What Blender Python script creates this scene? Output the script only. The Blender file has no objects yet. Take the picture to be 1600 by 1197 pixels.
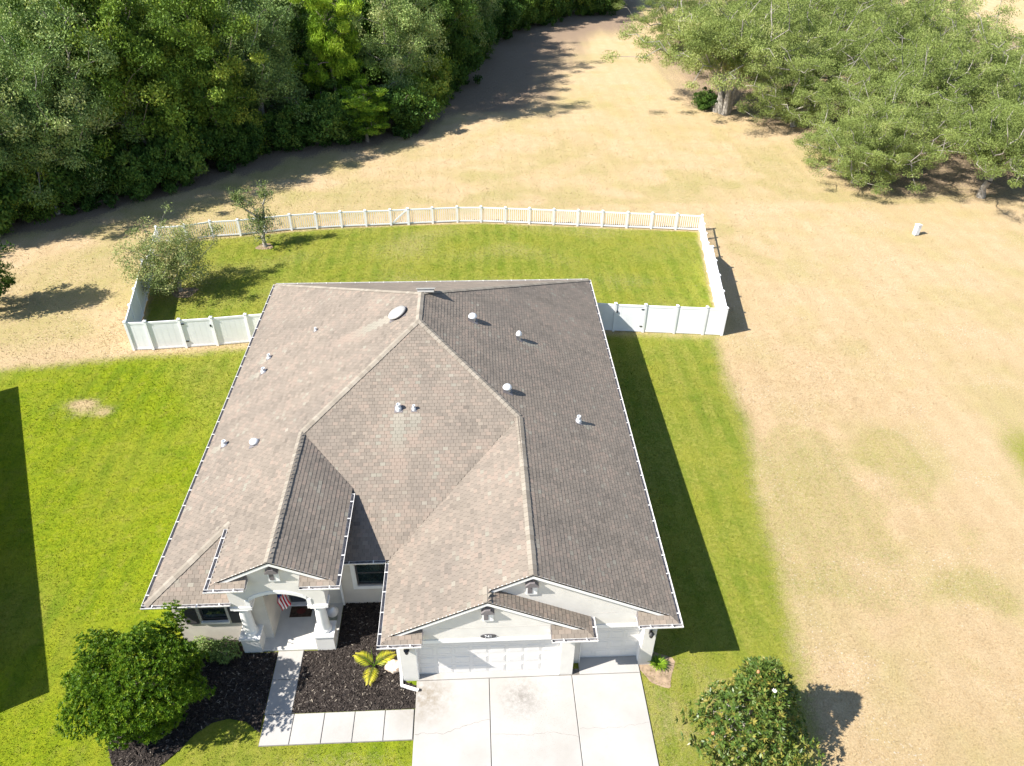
import bpy, math, random
import numpy as np
from mathutils import Vector, Matrix, noise

random.seed(7)
SC = bpy.context.scene
COL = SC.collection
R = math.radians

# ------------------------------------------------------------------ camera
CAM = Vector((11.2796, -14.0701, 23.8914))
_yaw, _pitch, _roll = 0.0566, 0.6477, 0.0132
_f = Vector((math.sin(_yaw)*math.cos(_pitch), math.cos(_yaw)*math.cos(_pitch), -math.sin(_pitch)))
_r0 = Vector((math.cos(_yaw), -math.sin(_yaw), 0)); _u0 = _r0.cross(_f)
_r = _r0*math.cos(_roll) + _u0*math.sin(_roll); _u = _u0*math.cos(_roll) - _r0*math.sin(_roll)
cd = bpy.data.cameras.new('camera'); cam = bpy.data.objects.new('camera', cd); COL.objects.link(cam)
m = Matrix((( _r.x, _u.x, -_f.x, CAM.x), (_r.y, _u.y, -_f.y, CAM.y), (_r.z, _u.z, -_f.z, CAM.z), (0, 0, 0, 1)))
cam.matrix_world = m
cd.sensor_width = 36.0; cd.lens = 36*1168.72/1600; cd.clip_end = 3000
SC.camera = cam

# ------------------------------------------------------------------ light
LIGHT = Vector((0.97, 0.30, -1.0)).normalized()          # direction the sunlight travels
w = bpy.data.worlds.new('World'); SC.world = w; w.use_nodes = True
nt = w.node_tree
bg = nt.nodes['Background']
sky = nt.nodes.new('ShaderNodeTexSky'); sky.sky_type = 'NISHITA'; sky.sun_disc = False
sky.sun_elevation = math.asin(-LIGHT.z); sky.sun_rotation = math.atan2(-LIGHT.x, -LIGHT.y)
sky.air_density = 1.0; sky.dust_density = 0.2; sky.ozone_density = 1.0
nt.links.new(sky.outputs[0], bg.inputs[0]); bg.inputs[1].default_value = 0.085
sl = bpy.data.lights.new('sun', 'SUN'); sl.energy = 5.0; sl.angle = R(0.5); sl.color = (1.0, 0.95, 0.87)
so = bpy.data.objects.new('sun', sl); COL.objects.link(so); so.location = (-30, -10, 40)
so.rotation_euler = LIGHT.to_track_quat('-Z', 'Y').to_euler()
vs = SC.view_settings
vs.view_transform = 'Standard'; vs.look = 'None'; vs.exposure = 1.16; vs.gamma = 1.0; vs.use_curve_mapping = False

# ------------------------------------------------------------------ helpers
ORG = {}
def tag(o, label=None, cat=None, group=None, kind=None):
    if label: o['label'] = label
    if cat: o['category'] = cat
    if group: o['group'] = group
    if kind: o['kind'] = kind
    return o
def link(o, parent=None):
    COL.objects.link(o)
    if parent is not None: o.parent = parent
    return o
def empty(name, loc, label=None, cat=None, group=None):
    o = bpy.data.objects.new(name, None); link(o); o.location = loc; o.empty_display_size = .3
    ORG[o.name] = Vector(loc)
    return tag(o, label, cat, group)
def org(o): return ORG.get(o.name, Vector((0, 0, 0)))
class MB:
    """collects geometry given in world coordinates; build() links it as one mesh object"""
    def __init__(s): s.v = []; s.f = []; s.mi = []
    def add(s, vs, fs, mi=0):
        n = len(s.v); s.v += [tuple(p) for p in vs]; s.f += [tuple(i+n for i in f) for f in fs]; s.mi += [mi]*len(fs); return s
    def box(s, x0, x1, y0, y1, z0, z1, mi=0):
        return s.add([(x0,y0,z0),(x1,y0,z0),(x1,y1,z0),(x0,y1,z0),(x0,y0,z1),(x1,y0,z1),(x1,y1,z1),(x0,y1,z1)],
                     [(3,2,1,0),(4,5,6,7),(0,1,5,4),(1,2,6,5),(2,3,7,6),(3,0,4,7)], mi)
    def obox(s, c, ax, half, mi=0):
        """oriented box: centre, three unit axes, three half sizes"""
        c = Vector(c); a = [Vector(q)*h for q, h in zip(ax, half)]
        P = [c + a[0]*i + a[1]*j + a[2]*k for k in (-1,1) for i, j in ((-1,-1),(1,-1),(1,1),(-1,1))]
        return s.add(P, [(3,2,1,0),(4,5,6,7),(0,1,5,4),(1,2,6,5),(2,3,7,6),(3,0,4,7)], mi)
    def beam(s, p, q, wd, ht, mi=0):
        """bar from p to q, wd across (horizontal), ht the other way, centred"""
        p, q = Vector(p), Vector(q); d = (q-p); L = d.length; d = d/L
        side = d.cross(Vector((0,0,1)))
        side = Vector((1,0,0)) if side.length < 1e-4 else side.normalized()
        return s.obox((p+q)/2, (d, side, d.cross(side)), (L/2, wd/2, ht/2), mi)
    def prism(s, poly, d, mi=0):
        """polygon (3D points) swept by vector d"""
        n = len(poly); d = Vector(d); P = [Vector(p) for p in poly]; Q = [p+d for p in P]
        fs = [tuple(range(n))[::-1], tuple(range(n, 2*n))] + [(i, (i+1) % n, n+(i+1) % n, n+i) for i in range(n)]
        return s.add(P+Q, fs, mi)
    def tube(s, pts, rad, seg=8, cap=True, mi=0):
        pts = [Vector(p) for p in pts]; n = len(pts); rings = []
        if not hasattr(rad, '__len__'): rad = [rad]*n
        for i, p in enumerate(pts):
            t = (pts[min(i+1, n-1)] - pts[max(i-1, 0)]).normalized()
            a = t.orthogonal().normalized() if i == 0 else (a_prev - t*a_prev.dot(t)).normalized()
            a_prev = a; b = t.cross(a)
            rings.append([p + (a*math.cos(2*math.pi*k/seg) + b*math.sin(2*math.pi*k/seg))*rad[i] for k in range(seg)])
        V = [q for r_ in rings for q in r_]
        F = [(i*seg+k, i*seg+(k+1) % seg, (i+1)*seg+(k+1) % seg, (i+1)*seg+k) for i in range(n-1) for k in range(seg)]
        if cap: F += [tuple(range(seg))[::-1], tuple((n-1)*seg+k for k in range(seg))]
        return s.add(V, F, mi)
    def lathe(s, c, prof, seg=24, ax=None, mi=0):
        """profile [(r, h)] revolved about an axis through c"""
        c = Vector(c); t = Vector(ax or (0,0,1)).normalized(); a = t.orthogonal().normalized(); b = t.cross(a); V = []
        for r_, h in prof:
            V += [c + t*h + (a*math.cos(2*math.pi*k/seg) + b*math.sin(2*math.pi*k/seg))*r_ for k in range(seg)]
        n = len(prof)
        F = [(i*seg+k, i*seg+(k+1) % seg, (i+1)*seg+(k+1) % seg, (i+1)*seg+k) for i in range(n-1) for k in range(seg)]
        F += [tuple(range(seg))[::-1], tuple((n-1)*seg+k for k in range(seg))]
        return s.add(V, F, mi)
    def build(s, name, mat, parent=None, smooth=False, kind=None, label=None):
        o0 = org(parent) if parent is not None else Vector((0,0,0))
        me = bpy.data.meshes.new(name)
        me.from_pydata([(x-o0.x, y-o0.y, z-o0.z) for x, y, z in s.v], [], s.f)
        mats = mat if isinstance(mat, (list, tuple)) else [mat]
        for mm in mats: me.materials.append(mm)
        if len(mats) > 1: me.polygons.foreach_set('material_index', s.mi)
        if smooth: me.polygons.foreach_set('use_smooth', [True]*len(me.polygons))
        me.update()
        o = bpy.data.objects.new(name, me); link(o, parent); ORG[o.name] = o0.copy()
        if kind: o['kind'] = kind
        if label: o['label'] = label
        return o
def thing(name, mb, mat, label, cat, group=None, smooth=False, base=None):
    """a one-mesh thing with its origin at its base"""
    xs = np.array(mb.v); b = Vector(base) if base else Vector((xs[:,0].mean(), xs[:,1].mean(), xs[:,2].min()))
    mb.v = [(x-b.x, y-b.y, z-b.z) for x, y, z in mb.v]
    o = mb.build(name, mat, None, smooth); o.location = b; ORG[o.name] = b
    return tag(o, label, cat, group)
def piece(name, me, parent, world, rot=None, mat4=None):
    """a shared-mesh piece placed at a world position under parent"""
    o = bpy.data.objects.new(name, me); link(o, parent)
    if mat4 is not None:
        m4 = mat4.copy(); m4.translation = m4.translation - org(parent); o.matrix_local = m4
    else:
        o.location = Vector(world) - org(parent)
        if rot: o.rotation_euler = rot
    return o
def npmesh(name, V, F, mat, tint=None):
    """mesh from numpy arrays: V (n,3), F (m,4)"""
    me = bpy.data.meshes.new(name)
    me.vertices.add(len(V)); me.vertices.foreach_set('co', V.astype(np.float32).ravel())
    me.loops.add(F.size); me.loops.foreach_set('vertex_index', F.astype(np.int32).ravel())
    k = F.shape[1]
    me.polygons.add(len(F)); me.polygons.foreach_set('loop_start', np.arange(0, F.size, k, dtype=np.int32))
    me.polygons.foreach_set('loop_total', np.full(len(F), k, dtype=np.int32))
    if tint is not None:
        a = me.attributes.new('tint', 'FLOAT', 'POINT'); a.data.foreach_set('value', tint.astype(np.float32))
    for mm in (mat if isinstance(mat, (list, tuple)) else [mat]): me.materials.append(mm)
    me.update(calc_edges=True); me.validate(); me.shade_flat()
    return me

# ------------------------------------------------------------------ materials
class NT:
    def __init__(s, name):
        s.m = bpy.data.materials.new(name); s.m.use_nodes = True; s.t = s.m.node_tree; s.t.nodes.clear()
        s.out = s.n('ShaderNodeOutputMaterial')
    def n(s, k, **kw):
        nd = s.t.nodes.new(k)
        for a, b in kw.items(): setattr(nd, a, b)
        return nd
    def l(s, a, b): s.t.links.new(a, b)
    def setv(s, sock, v):
        if isinstance(v, (int, float)): sock.default_value = v
        elif isinstance(v, tuple): sock.default_value = v if len(v) == len(sock.default_value) else v + (1.0,)
        else: s.l(v, sock)
    def obj(s): return s.n('ShaderNodeTexCoord').outputs['Object']
    def pos(s): return s.n('ShaderNodeNewGeometry').outputs['Position']
    def noise(s, vec, scale, detail=3, rough=.55, out='Fac', dist=0):
        nd = s.n('ShaderNodeTexNoise'); s.l(vec, nd.inputs['Vector'])
        nd.inputs['Scale'].default_value = scale; nd.inputs['Detail'].default_value = detail
        nd.inputs['Roughness'].default_value = rough; nd.inputs['Distortion'].default_value = dist
        return nd.outputs[out]
    def ramp(s, fac, stops, interp='LINEAR'):
        nd = s.n('ShaderNodeValToRGB'); s.l(fac, nd.inputs[0]); cr = nd.color_ramp; cr.interpolation = interp
        while len(cr.elements) > 1: cr.elements.remove(cr.elements[-1])
        for i, (p, c) in enumerate(stops):
            e = cr.elements[0] if i == 0 else cr.elements.new(p)
            e.position = p; e.color = tuple(c)+(1.0,) if len(c) == 3 else c
        return nd.outputs[0]
    def mrange(s, v, a, b, c=0., d=1.):
        nd = s.n('ShaderNodeMapRange'); s.setv(nd.inputs[0], v)
        for i, q in enumerate((a, b, c, d)): nd.inputs[i+1].default_value = q
        return nd.outputs[0]
    def math(s, op, a, b=0.):
        nd = s.n('ShaderNodeMath', operation=op); s.setv(nd.inputs[0], a); s.setv(nd.inputs[1], b); return nd.outputs[0]
    def mix(s, fac, a, b, mode='MIX'):
        nd = s.n('ShaderNodeMix', data_type='RGBA', blend_type=mode)
        s.setv(nd.inputs['Factor'], fac); s.setv(nd.inputs['A'], a) if 0 else None
        s.setv([i for i in nd.inputs if i.name == 'A' and i.type == 'RGBA'][0], a)
        s.setv([i for i in nd.inputs if i.name == 'B' and i.type == 'RGBA'][0], b)
        return [o for o in nd.outputs if o.type == 'RGBA'][0]
    def scale(s, vec, v):
        nd = s.n('ShaderNodeVectorMath', operation='MULTIPLY'); s.l(vec, nd.inputs[0]); nd.inputs[1].default_value = v; return nd.outputs[0]
    def bump(s, h, strength, dist):
        nd = s.n('ShaderNodeBump'); s.l(h, nd.inputs['Height']); nd.inputs['Strength'].default_value = strength
        nd.inputs['Distance'].default_value = dist; return nd.outputs[0]
    def finish(s, col, rough=.6, spec=.3, bump=None, metal=0.):
        b = s.n('ShaderNodeBsdfPrincipled'); s.setv(b.inputs['Base Color'], col); s.setv(b.inputs['Roughness'], rough)
        b.inputs['Specular IOR Level'].default_value = spec; b.inputs['Metallic'].default_value = metal
        if bump is not None: s.l(bump, b.inputs['Normal'])
        s.l(b.outputs[0], s.out.inputs[0]); s.b = b
        return s.m
def simple(name, col, rough=.6, spec=.3, var=.12, scale=3., metal=0., fine=0.):
    t = NT(name); p = t.pos()
    n1 = t.noise(p, scale, 4)
    c = t.mix(t.mrange(n1, .3, .7), tuple(x*(1-var) for x in col), tuple(min(1, x*(1+var)) for x in col))
    bp = t.bump(t.noise(p, fine, 2), .25, .01) if fine else None
    return t.finish(c, rough, spec, bp, metal)

M = {}
M['stucco'] = simple('stucco', (.60, .555, .49), .85, .2, .06, 2.5, fine=60)
M['gable'] = simple('gable_stucco', (.66, .635, .59), .85, .2, .05, 2.5, fine=60)
M['trim'] = simple('white_trim', (.80, .79, .77), .55, .35, .04, 4)
M['gutter_inner'] = simple('gutter_inner', (.30, .29, .295), .9, .2, .5, 9)  # darker mottled grey for the inside faces of the trough
M['gutter'] = simple('gutter_enamel', (.74, .72, .69), .4, .4, .10, 5)
M['fascia'] = simple('fascia', (.52, .48, .44), .6, .3, .08, 5)
M['vinyl'] = simple('white_vinyl', (.80, .81, .83), .4, .4, .03, 2)
M['door_white'] = simple('garage_door_paint', (.70, .675, .645), .5, .35, .03, 2)
M['charcoal'] = simple('charcoal_paint', (.075, .072, .078), .5, .35, .1, 6)
M['black_metal'] = simple('black_metal', (.02, .02, .022), .4, .4, .1, 6)
M['vent_white'] = simple('vent_white', (.62, .64, .66), .45, .4, .06, 6)
M['vent_grey'] = simple('vent_grey', (.36, .35, .33), .5, .4, .1, 6)
M['vent_bronze'] = simple('vent_bronze', (.16, .145, .15), .5, .4, .1, 6)
M['lead'] = simple('lead_boot', (.30, .31, .33), .5, .4, .15, 9)
M['door_dark'] = simple('front_door_paint', (.05, .055, .065), .4, .4, .1, 5)
M['mat'] = simple('coir_mat', (.065, .045, .032), .9, .1, .45, 9, fine=200)
M['flag_red'] = simple('flag_red', (.42, .015, .03), .8, .1, .08, 8)
M['flag_white'] = simple('flag_white', (.80, .78, .78), .8, .1, .05, 8)
M['flag_blue'] = simple('flag_blue', (.02, .035, .16), .8, .1, .08, 8)
M['blue_glaze'] = simple('blue_glaze', (.035, .06, .09), .3, .5, .3, 12)
M['sage'] = simple('sage_pot', (.20, .23, .20), .6, .3, .2, 9)
M['rock'] = simple('limestone', (.62, .50, .40), .9, .2, .35, 7, fine=40)
M['bark'] = simple('bark', (.20, .165, .13), .9, .15, .35, 6, fine=30)
M['bark_pale'] = simple('bark_pale', (.30, .275, .24), .9, .15, .35, 4, fine=30)
M['turquoise'] = simple('turquoise_tarp', (.02, .45, .50), .6, .3, .1, 5)
M['soil'] = simple('sandy_soil', (.30, .22, .15), .95, .1, .35, 5, fine=60)
def glass():
    t = NT('window_glass'); p = t.pos()
    c = t.ramp(t.noise(p, 2.2, 3), [(.35, (.008, .014, .016)), (.7, (.025, .045, .048))])
    return t.finish(c, .06, .8)
M['glass'] = glass()
def concrete():
    t = NT('concrete'); p = t.pos()
    a = t.noise(p, .55, 5, .6); b = t.noise(p, 9, 4, .65); c3 = t.noise(p, 60, 3)
    col = t.ramp(a, [(.30, (.335, .318, .295)), (.55, (.385, .370, .352)), (.75, (.415, .402, .385))])
    col = t.mix(t.mrange(b, .55, .8, 0, .35), col, (.30, .28, .255))
    col = t.mix(t.mrange(c3, .35, .65, 0, .25), col, (.35, .33, .31))
    # oil-dark tyre stain in the middle bay and rusty wash below the downspout
    def spot(cx, cy, r0, r1):
        d = t.n('ShaderNodeVectorMath', operation='DISTANCE'); s_ = t.scale(p, (1, 1, 0)); t.l(s_, d.inputs[0])
        d.inputs[1].default_value = (cx, cy, 0); return t.mrange(d.outputs['Value'], r0, r1, 1, 0)
    st = t.math('MULTIPLY', spot(12.55, -.30, .05, 1.0), t.mrange(t.noise(p, 6, 5, .75), .36, .62))
    col = t.mix(t.math('MULTIPLY', st, .65), col, (.14, .125, .11))
    st2 = t.math('MULTIPLY', spot(9.3, -.15, .05, 1.2), t.mrange(t.noise(p, 4, 4, .7), .34, .62))
    col = t.mix(t.math('MULTIPLY', st2, .8), col, (.20, .16, .11))
    sp = t.mrange(t.noise(p, 38, 2), .62, .70, 0, .8)
    st3 = t.math('MULTIPLY', sp, spot(12.9, -.9, .2, 2.2))
    col = t.mix(st3, col, (.16, .14, .12))
    return t.finish(col, .9, .2, t.bump(c3, .15, .01))
M['concrete'] = concrete()
M['joint'] = simple('joint_gap', (.16, .145, .13), .95, .1, .2, 6)
M['porch_floor'] = simple('porch_floor', (.56, .545, .51), .75, .25, .06, 3)
def mulch_mat():
    t = NT('dark_mulch'); p = t.pos()
    b = t.noise(p, 22, 4, .7); c = t.noise(p, 55, 2)
    col = t.ramp(b, [(.3, (.018, .014, .013)), (.55, (.055, .045, .040)), (.75, (.12, .10, .085))])
    col = t.mix(t.mrange(t.noise(p, 45, 1), .74, .80, 0, .8), col, (.38, .33, .27))
    return t.finish(col, .95, .1, t.bump(t.math('ADD', b, c), .9, .05))
M['mulch'] = mulch_mat()
def chip_mat():
    t = NT('mulch_chip'); r = t.n('ShaderNodeAttribute', attribute_name='tint').outputs['Fac']
    return t.finish(t.ramp(r, [(0, (.016, .013, .012)), (.6, (.06, .05, .044)), (.9, (.13, .11, .095)), (1, (.30, .26, .21))]), .95, .1)
M['chip'] = chip_mat()

SH_STOPS = [(0, (0.1391, 0.118, 0.0979)), (0.25, (0.1905, 0.162, 0.1325)), (0.5, (0.242, 0.203, 0.1651)), (0.66, (0.2884, 0.225, 0.1805)), (0.8, (0.2699, 0.255, 0.2064)), (1, (0.3708, 0.325, 0.2688))]
def shingle_mat(single):
    t = NT('shingle_single' if single else 'shingle_field'); p = t.pos()
    if single:
        h = t.n('ShaderNodeObjectInfo').outputs['Color']
        sep = t.n('ShaderNodeSeparateColor'); t.l(h, sep.inputs[0]); fac = sep.outputs[0]
    else:
        fac = t.n('ShaderNodeAttribute', attribute_name='tint').outputs['Fac']
    col = t.ramp(fac, SH_STOPS)
    g = t.noise(p, 70, 3, .7)
    col = t.mix(t.mrange(g, .3, .7, 0, .5), col, (.17, .145, .125))
    big = t.noise(p, .35, 4, .6)
    col = t.mix(t.mrange(big, .45, .75, 0, .30), col, (.13, .115, .105))
    return t.finish(col, .92, .15, t.bump(g, .4, .008))
M['shingle'] = shingle_mat(False); M['shingle1'] = shingle_mat(True)
M['underlay'] = simple('roof_underlay', (.085, .072, .062), .95, .1, .15, 6)
def cap_mat():
    t = NT('ridge_cap_shingle'); fac = t.n('ShaderNodeAttribute', attribute_name='tint').outputs['Fac']; p = t.pos()
    col = t.ramp(fac, [(0, (.22, .19, .155)), (1, (.31, .275, .228))])
    col = t.mix(t.mrange(t.noise(p, 60, 3), .3, .7, 0, .35), col, (.21, .185, .15))
    return t.finish(col, .92, .15)
M['cap'] = cap_mat()

def leaf_mat(name, stops, trans=.16, rough=.6, spec=.16, back=None):
    t = NT(name); fac = t.n('ShaderNodeAttribute', attribute_name='tint').outputs['Fac']
    oi = t.n('ShaderNodeObjectInfo').outputs['Random']
    f2 = t.math('ADD', fac, t.mrange(oi, 0, 1, -.22, .22))
    col = t.ramp(f2, stops)
    if back is not None:
        col = t.mix(t.n('ShaderNodeNewGeometry').outputs['Backfacing'], col, back)
    b = t.n('ShaderNodeBsdfPrincipled'); t.l(col, b.inputs['Base Color']); b.inputs['Roughness'].default_value = rough
    b.inputs['Specular IOR Level'].default_value = spec
    tr = t.n('ShaderNodeBsdfTranslucent'); t.l(t.mix(1.0, col, (1.0, 1.05, .55), 'MULTIPLY'), tr.inputs[0])
    mx = t.n('ShaderNodeMixShader'); mx.inputs[0].default_value = trans
    t.l(b.outputs[0], mx.inputs[1]); t.l(tr.outputs[0], mx.inputs[2]); t.l(mx.outputs[0], t.out.inputs[0])
    return t.m
M['leaf_dark'] = leaf_mat('leaf_dark', [(0, (0.0345, 0.0775, 0.0138)), (0.45, (0.0775, 0.1552, 0.0258)), (0.8, (0.138, 0.2242, 0.0414)), (1, (0.2242, 0.3105, 0.0605))])
M['leaf_mid'] = leaf_mat('leaf_mid', [(0, (0.0649, 0.1202, 0.0185)), (0.45, (0.139, 0.2263, 0.0309)), (0.8, (0.2409, 0.327, 0.0463)), (1, (0.3707, 0.4242, 0.0695))])
M['leaf_sage'] = leaf_mat('leaf_sage', [(0, (0.1055, 0.1709, 0.0499)), (0.45, (0.2014, 0.2958, 0.0915)), (0.8, (0.2972, 0.3943, 0.1297)), (1, (0.4409, 0.4819, 0.1996))])
M['leaf_oak'] = leaf_mat('leaf_oak', [(0, (0.1184, 0.1584, 0.0393)), (0.45, (0.204, 0.2598, 0.0698)), (0.8, (0.2829, 0.3295, 0.099)), (1, (0.3685, 0.3802, 0.1574))])
M['leaf_pine'] = leaf_mat('leaf_pine', [(0, (0.081, 0.162, 0.013)), (0.5, (0.2106, 0.3402, 0.0227)), (1, (0.3888, 0.5184, 0.0486))])
M['leaf_bush'] = leaf_mat('leaf_bush', [(0, (0.0231, 0.06, 0.0029)), (0.4, (0.0577, 0.1279, 0.0058)), (0.75, (0.1153, 0.1998, 0.0101)), (1, (0.1998, 0.2718, 0.0216))], .3, .55, .22)
M['leaf_mag'] = leaf_mat('leaf_mag', [(0, (.030, .065, .012)), (.5, (.070, .125, .022)), (.85, (.13, .175, .035)), (1, (.25, .22, .05))], .15, .4, .35)
M['leaf_yard'] = leaf_mat('leaf_yard', [(0, (0.1026, 0.1449, 0.0466)), (0.5, (0.2144, 0.2717, 0.09)), (0.85, (0.3259, 0.3531, 0.1321)), (1, (0.4844, 0.4166, 0.1863))])
M['leaf_palm'] = leaf_mat('leaf_palm', [(0, (.30, .38, .02)), (.5, (.60, .55, .04)), (1, (.75, .64, .14))], .3, .4)
M['leaf_clump'] = leaf_mat('leaf_clump', [(0, (.08, .16, .01)), (.5, (.20, .31, .015)), (1, (.36, .44, .05))])
M['petal'] = simple('petal', (.80, .74, .70), .6, .3, .08, 8)
M['cone'] = simple('seed_cone', (.42, .20, .10), .8, .2, .2, 8)

def ground_mat():
    t = NT('ground_turf'); p = t.pos()
    at = t.n('ShaderNodeAttribute', attribute_name='zone').outputs['Color']
    sp = t.n('ShaderNodeSeparateColor'); t.l(at, sp.inputs[0]); gr, lush, lit = sp.outputs
    n0 = t.noise(p, .22, 4, .6); n1 = t.noise(p, 1.1, 4, .6); n2 = t.noise(p, 6, 4, .65); n3 = t.noise(p, 26, 3, .7); n4 = t.noise(p, 75, 2, .6)
    # dry turf
    dry = t.ramp(t.math('ADD', t.math('MULTIPLY', n1, .45), t.math('MULTIPLY', n2, .55)), [(.30, (.455, .33, .19)), (.5, (.525, .388, .232)), (.70, (.605, .465, .295))])
    dry = t.mix(t.mrange(n3, .40, .70, 0, .45), dry, (.34, .25, .135))
    dry = t.mix(t.mrange(n0, .46, .66, 0, .55), dry, (.36, .315, .125))
    dry = t.mix(t.mrange(t.noise(p, .13, 3, .6), .45, .68, 0, .45), dry, (.44, .33, .18))
    w2 = t.n('ShaderNodeTexWave', wave_type='BANDS', bands_direction='X'); t.l(t.scale(p, (1, .12, 1)), w2.inputs['Vector'])
    w2.inputs['Scale'].default_value = .22; w2.inputs['Distortion'].default_value = 4.0; w2.inputs['Detail'].default_value = 3
    dry = t.mix(t.mrange(w2.outputs['Fac'], .35, .75, 0, .22), dry, (.40, .30, .17))
    fl = t.math('MULTIPLY', t.mrange(t.noise(p, 11, 2), .62, .68), t.mrange(t.noise(p, .35, 2), .48, .6))
    dry = t.mix(t.math('MULTIPLY', fl, .7), dry, (.62, .57, .50))
    # green turf, mown in strips
    green = t.ramp(n2, [(.28, (.150, .175, .022)), (.5, (.245, .255, .042)), (.72, (.34, .315, .085))])
    vivid = t.ramp(n2, [(.28, (.140, .195, .005)), (.5, (.220, .275, .008)), (.72, (.30, .325, .014))])
    green = t.mix(lush, green, vivid)
    wv = t.n('ShaderNodeTexWave', wave_type='BANDS', bands_direction='X'); t.l(p, wv.inputs['Vector'])
    wv.inputs['Scale'].default_value = .30; wv.inputs['Distortion'].default_value = 3.0; wv.inputs['Detail Scale'].default_value = .5
    green = t.mix(t.math('MULTIPLY', t.math('MULTIPLY', t.mrange(wv.outputs['Fac'], .3, .7), t.mrange(t.noise(p, .2, 3), .35, .6)), .45), green, (.100, .175, .008))
    green = t.mix(t.mrange(n3, .42, .70, 0, .40), green, (.085, .135, .010))
    green = t.mix(t.mrange(t.noise(p, 1.7, 4, .7), .54, .74, 0, .5), green, (.30, .265, .06))
    green = t.mix(t.mrange(t.noise(p, .28, 4, .65), .44, .66, 0, .5), green, (.275, .270, .03))
    green = t.mix(t.mrange(t.noise(p, .9, 4, .65), .50, .68, 0, .4), green, (.10, .175, .008))
    g2 = t.math('ADD', gr, t.mrange(t.math('ADD', n2, n3), .6, 1.4, -.30, .30))
    gm = t.mrange(g2, .26, .78)
    col = t.mix(gm, dry, green)
    # leaf litter
    li = t.ramp(n3, [(.3, (.13, .092, .062)), (.5, (.25, .180, .125)), (.72, (.42, .335, .265))])
    lm = t.mrange(t.math('ADD', lit, t.mrange(n2, .3, .7, -.25, .25)), .35, .65)
    col = t.mix(lm, col, li)
    n5 = t.noise(p, 14, 3, .7)
    gsum = t.math('ADD', t.math('MULTIPLY', n4, .5), t.math('MULTIPLY', n5, .5))
    gv = t.ramp(gsum, [(.30, (.62, .62, .60)), (.42, (.94, .94, .93)), (.52, (1.14, 1.14, 1.14)), (.66, (1.42, 1.40, 1.36))])
    col = t.mix(1.0, col, gv, 'MULTIPLY')
    h = t.math('ADD', n3, n4)
    return t.finish(col, .95, .12, t.bump(h, .8, .06))
M['ground'] = ground_mat()

# ------------------------------------------------------------------ ground sheet
def seg_d(px, py, ax, ay, bx, by):
    dx, dy = bx-ax, by-ay; t = max(0, min(1, ((px-ax)*dx+(py-ay)*dy)/(dx*dx+dy*dy)))
    return math.hypot(px-ax-t*dx, py-ay-t*dy)
def inside(px, py, poly):
    c = False; n = len(poly); j = n-1
    for i in range(n):
        xi, yi = poly[i]; xj, yj = poly[j]
        if (yi > py) != (yj > py) and px < (xj-xi)*(py-yi)/(yj-yi)+xi: c = not c
        j = i
    return c
def sdf(px, py, poly):
    d = min(seg_d(px, py, *poly[i], *poly[(i+1) % len(poly)]) for i in range(len(poly)))
    return d if inside(px, py, poly) else -d
def sstep(a, b, x):
    t = max(0., min(1., (x-a)/(b-a))); return t*t*(3-2*t)
POSTS = [(-10.58,34.4),(-8.78,34.66),(-7.18,35.23),(-5.32,35.44),(-3.66,35.82),(-1.88,36.2),(-.1,36.42),(1.64,36.6),(3.4,36.72),(5.18,36.84),(6.44,36.95),(8.2,37.08),(10.0,37.22),(11.75,37.18),(13.53,36.98),(15.28,36.81),(17.05,36.6),(18.8,36.38),(20.56,36.18),(22.35,35.94),(24.12,35.76),(25.88,35.54),(27.62,35.31)]
BACKYARD = [(-7.8,21.2),(.5,21.9),(17.2,22.6),(25.45,21.6),(27.6,35.3)] + POSTS[::-3] + [(-10.5,34.4)]
FRONT = [(-45,18.6),(-14.4,19.6),(-7.9,20.6),(0,21.4),(9,23),(25.2,21.7),(24.6,14),(23.5,6),(22.7,.5),(21.6,-4),(20,-8),(18,-13),(-45,-13)]
WOOD = [(-46,21),(-30,31),(-22,35.7),(-11.4,44.6),(-3.5,52.4),(5.9,56.5),(8.7,68.6),(17,98.5),(26,106.8),(33,110),(60,150),(60,230),(-160,230),(-160,21)]
OAKS = [(33,64),(37,60),(42,52),(39,44),(41,39.5),(52,39),(75,40),(110,60),(95,96),(60,118),(40,110),(31,82)]
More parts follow.
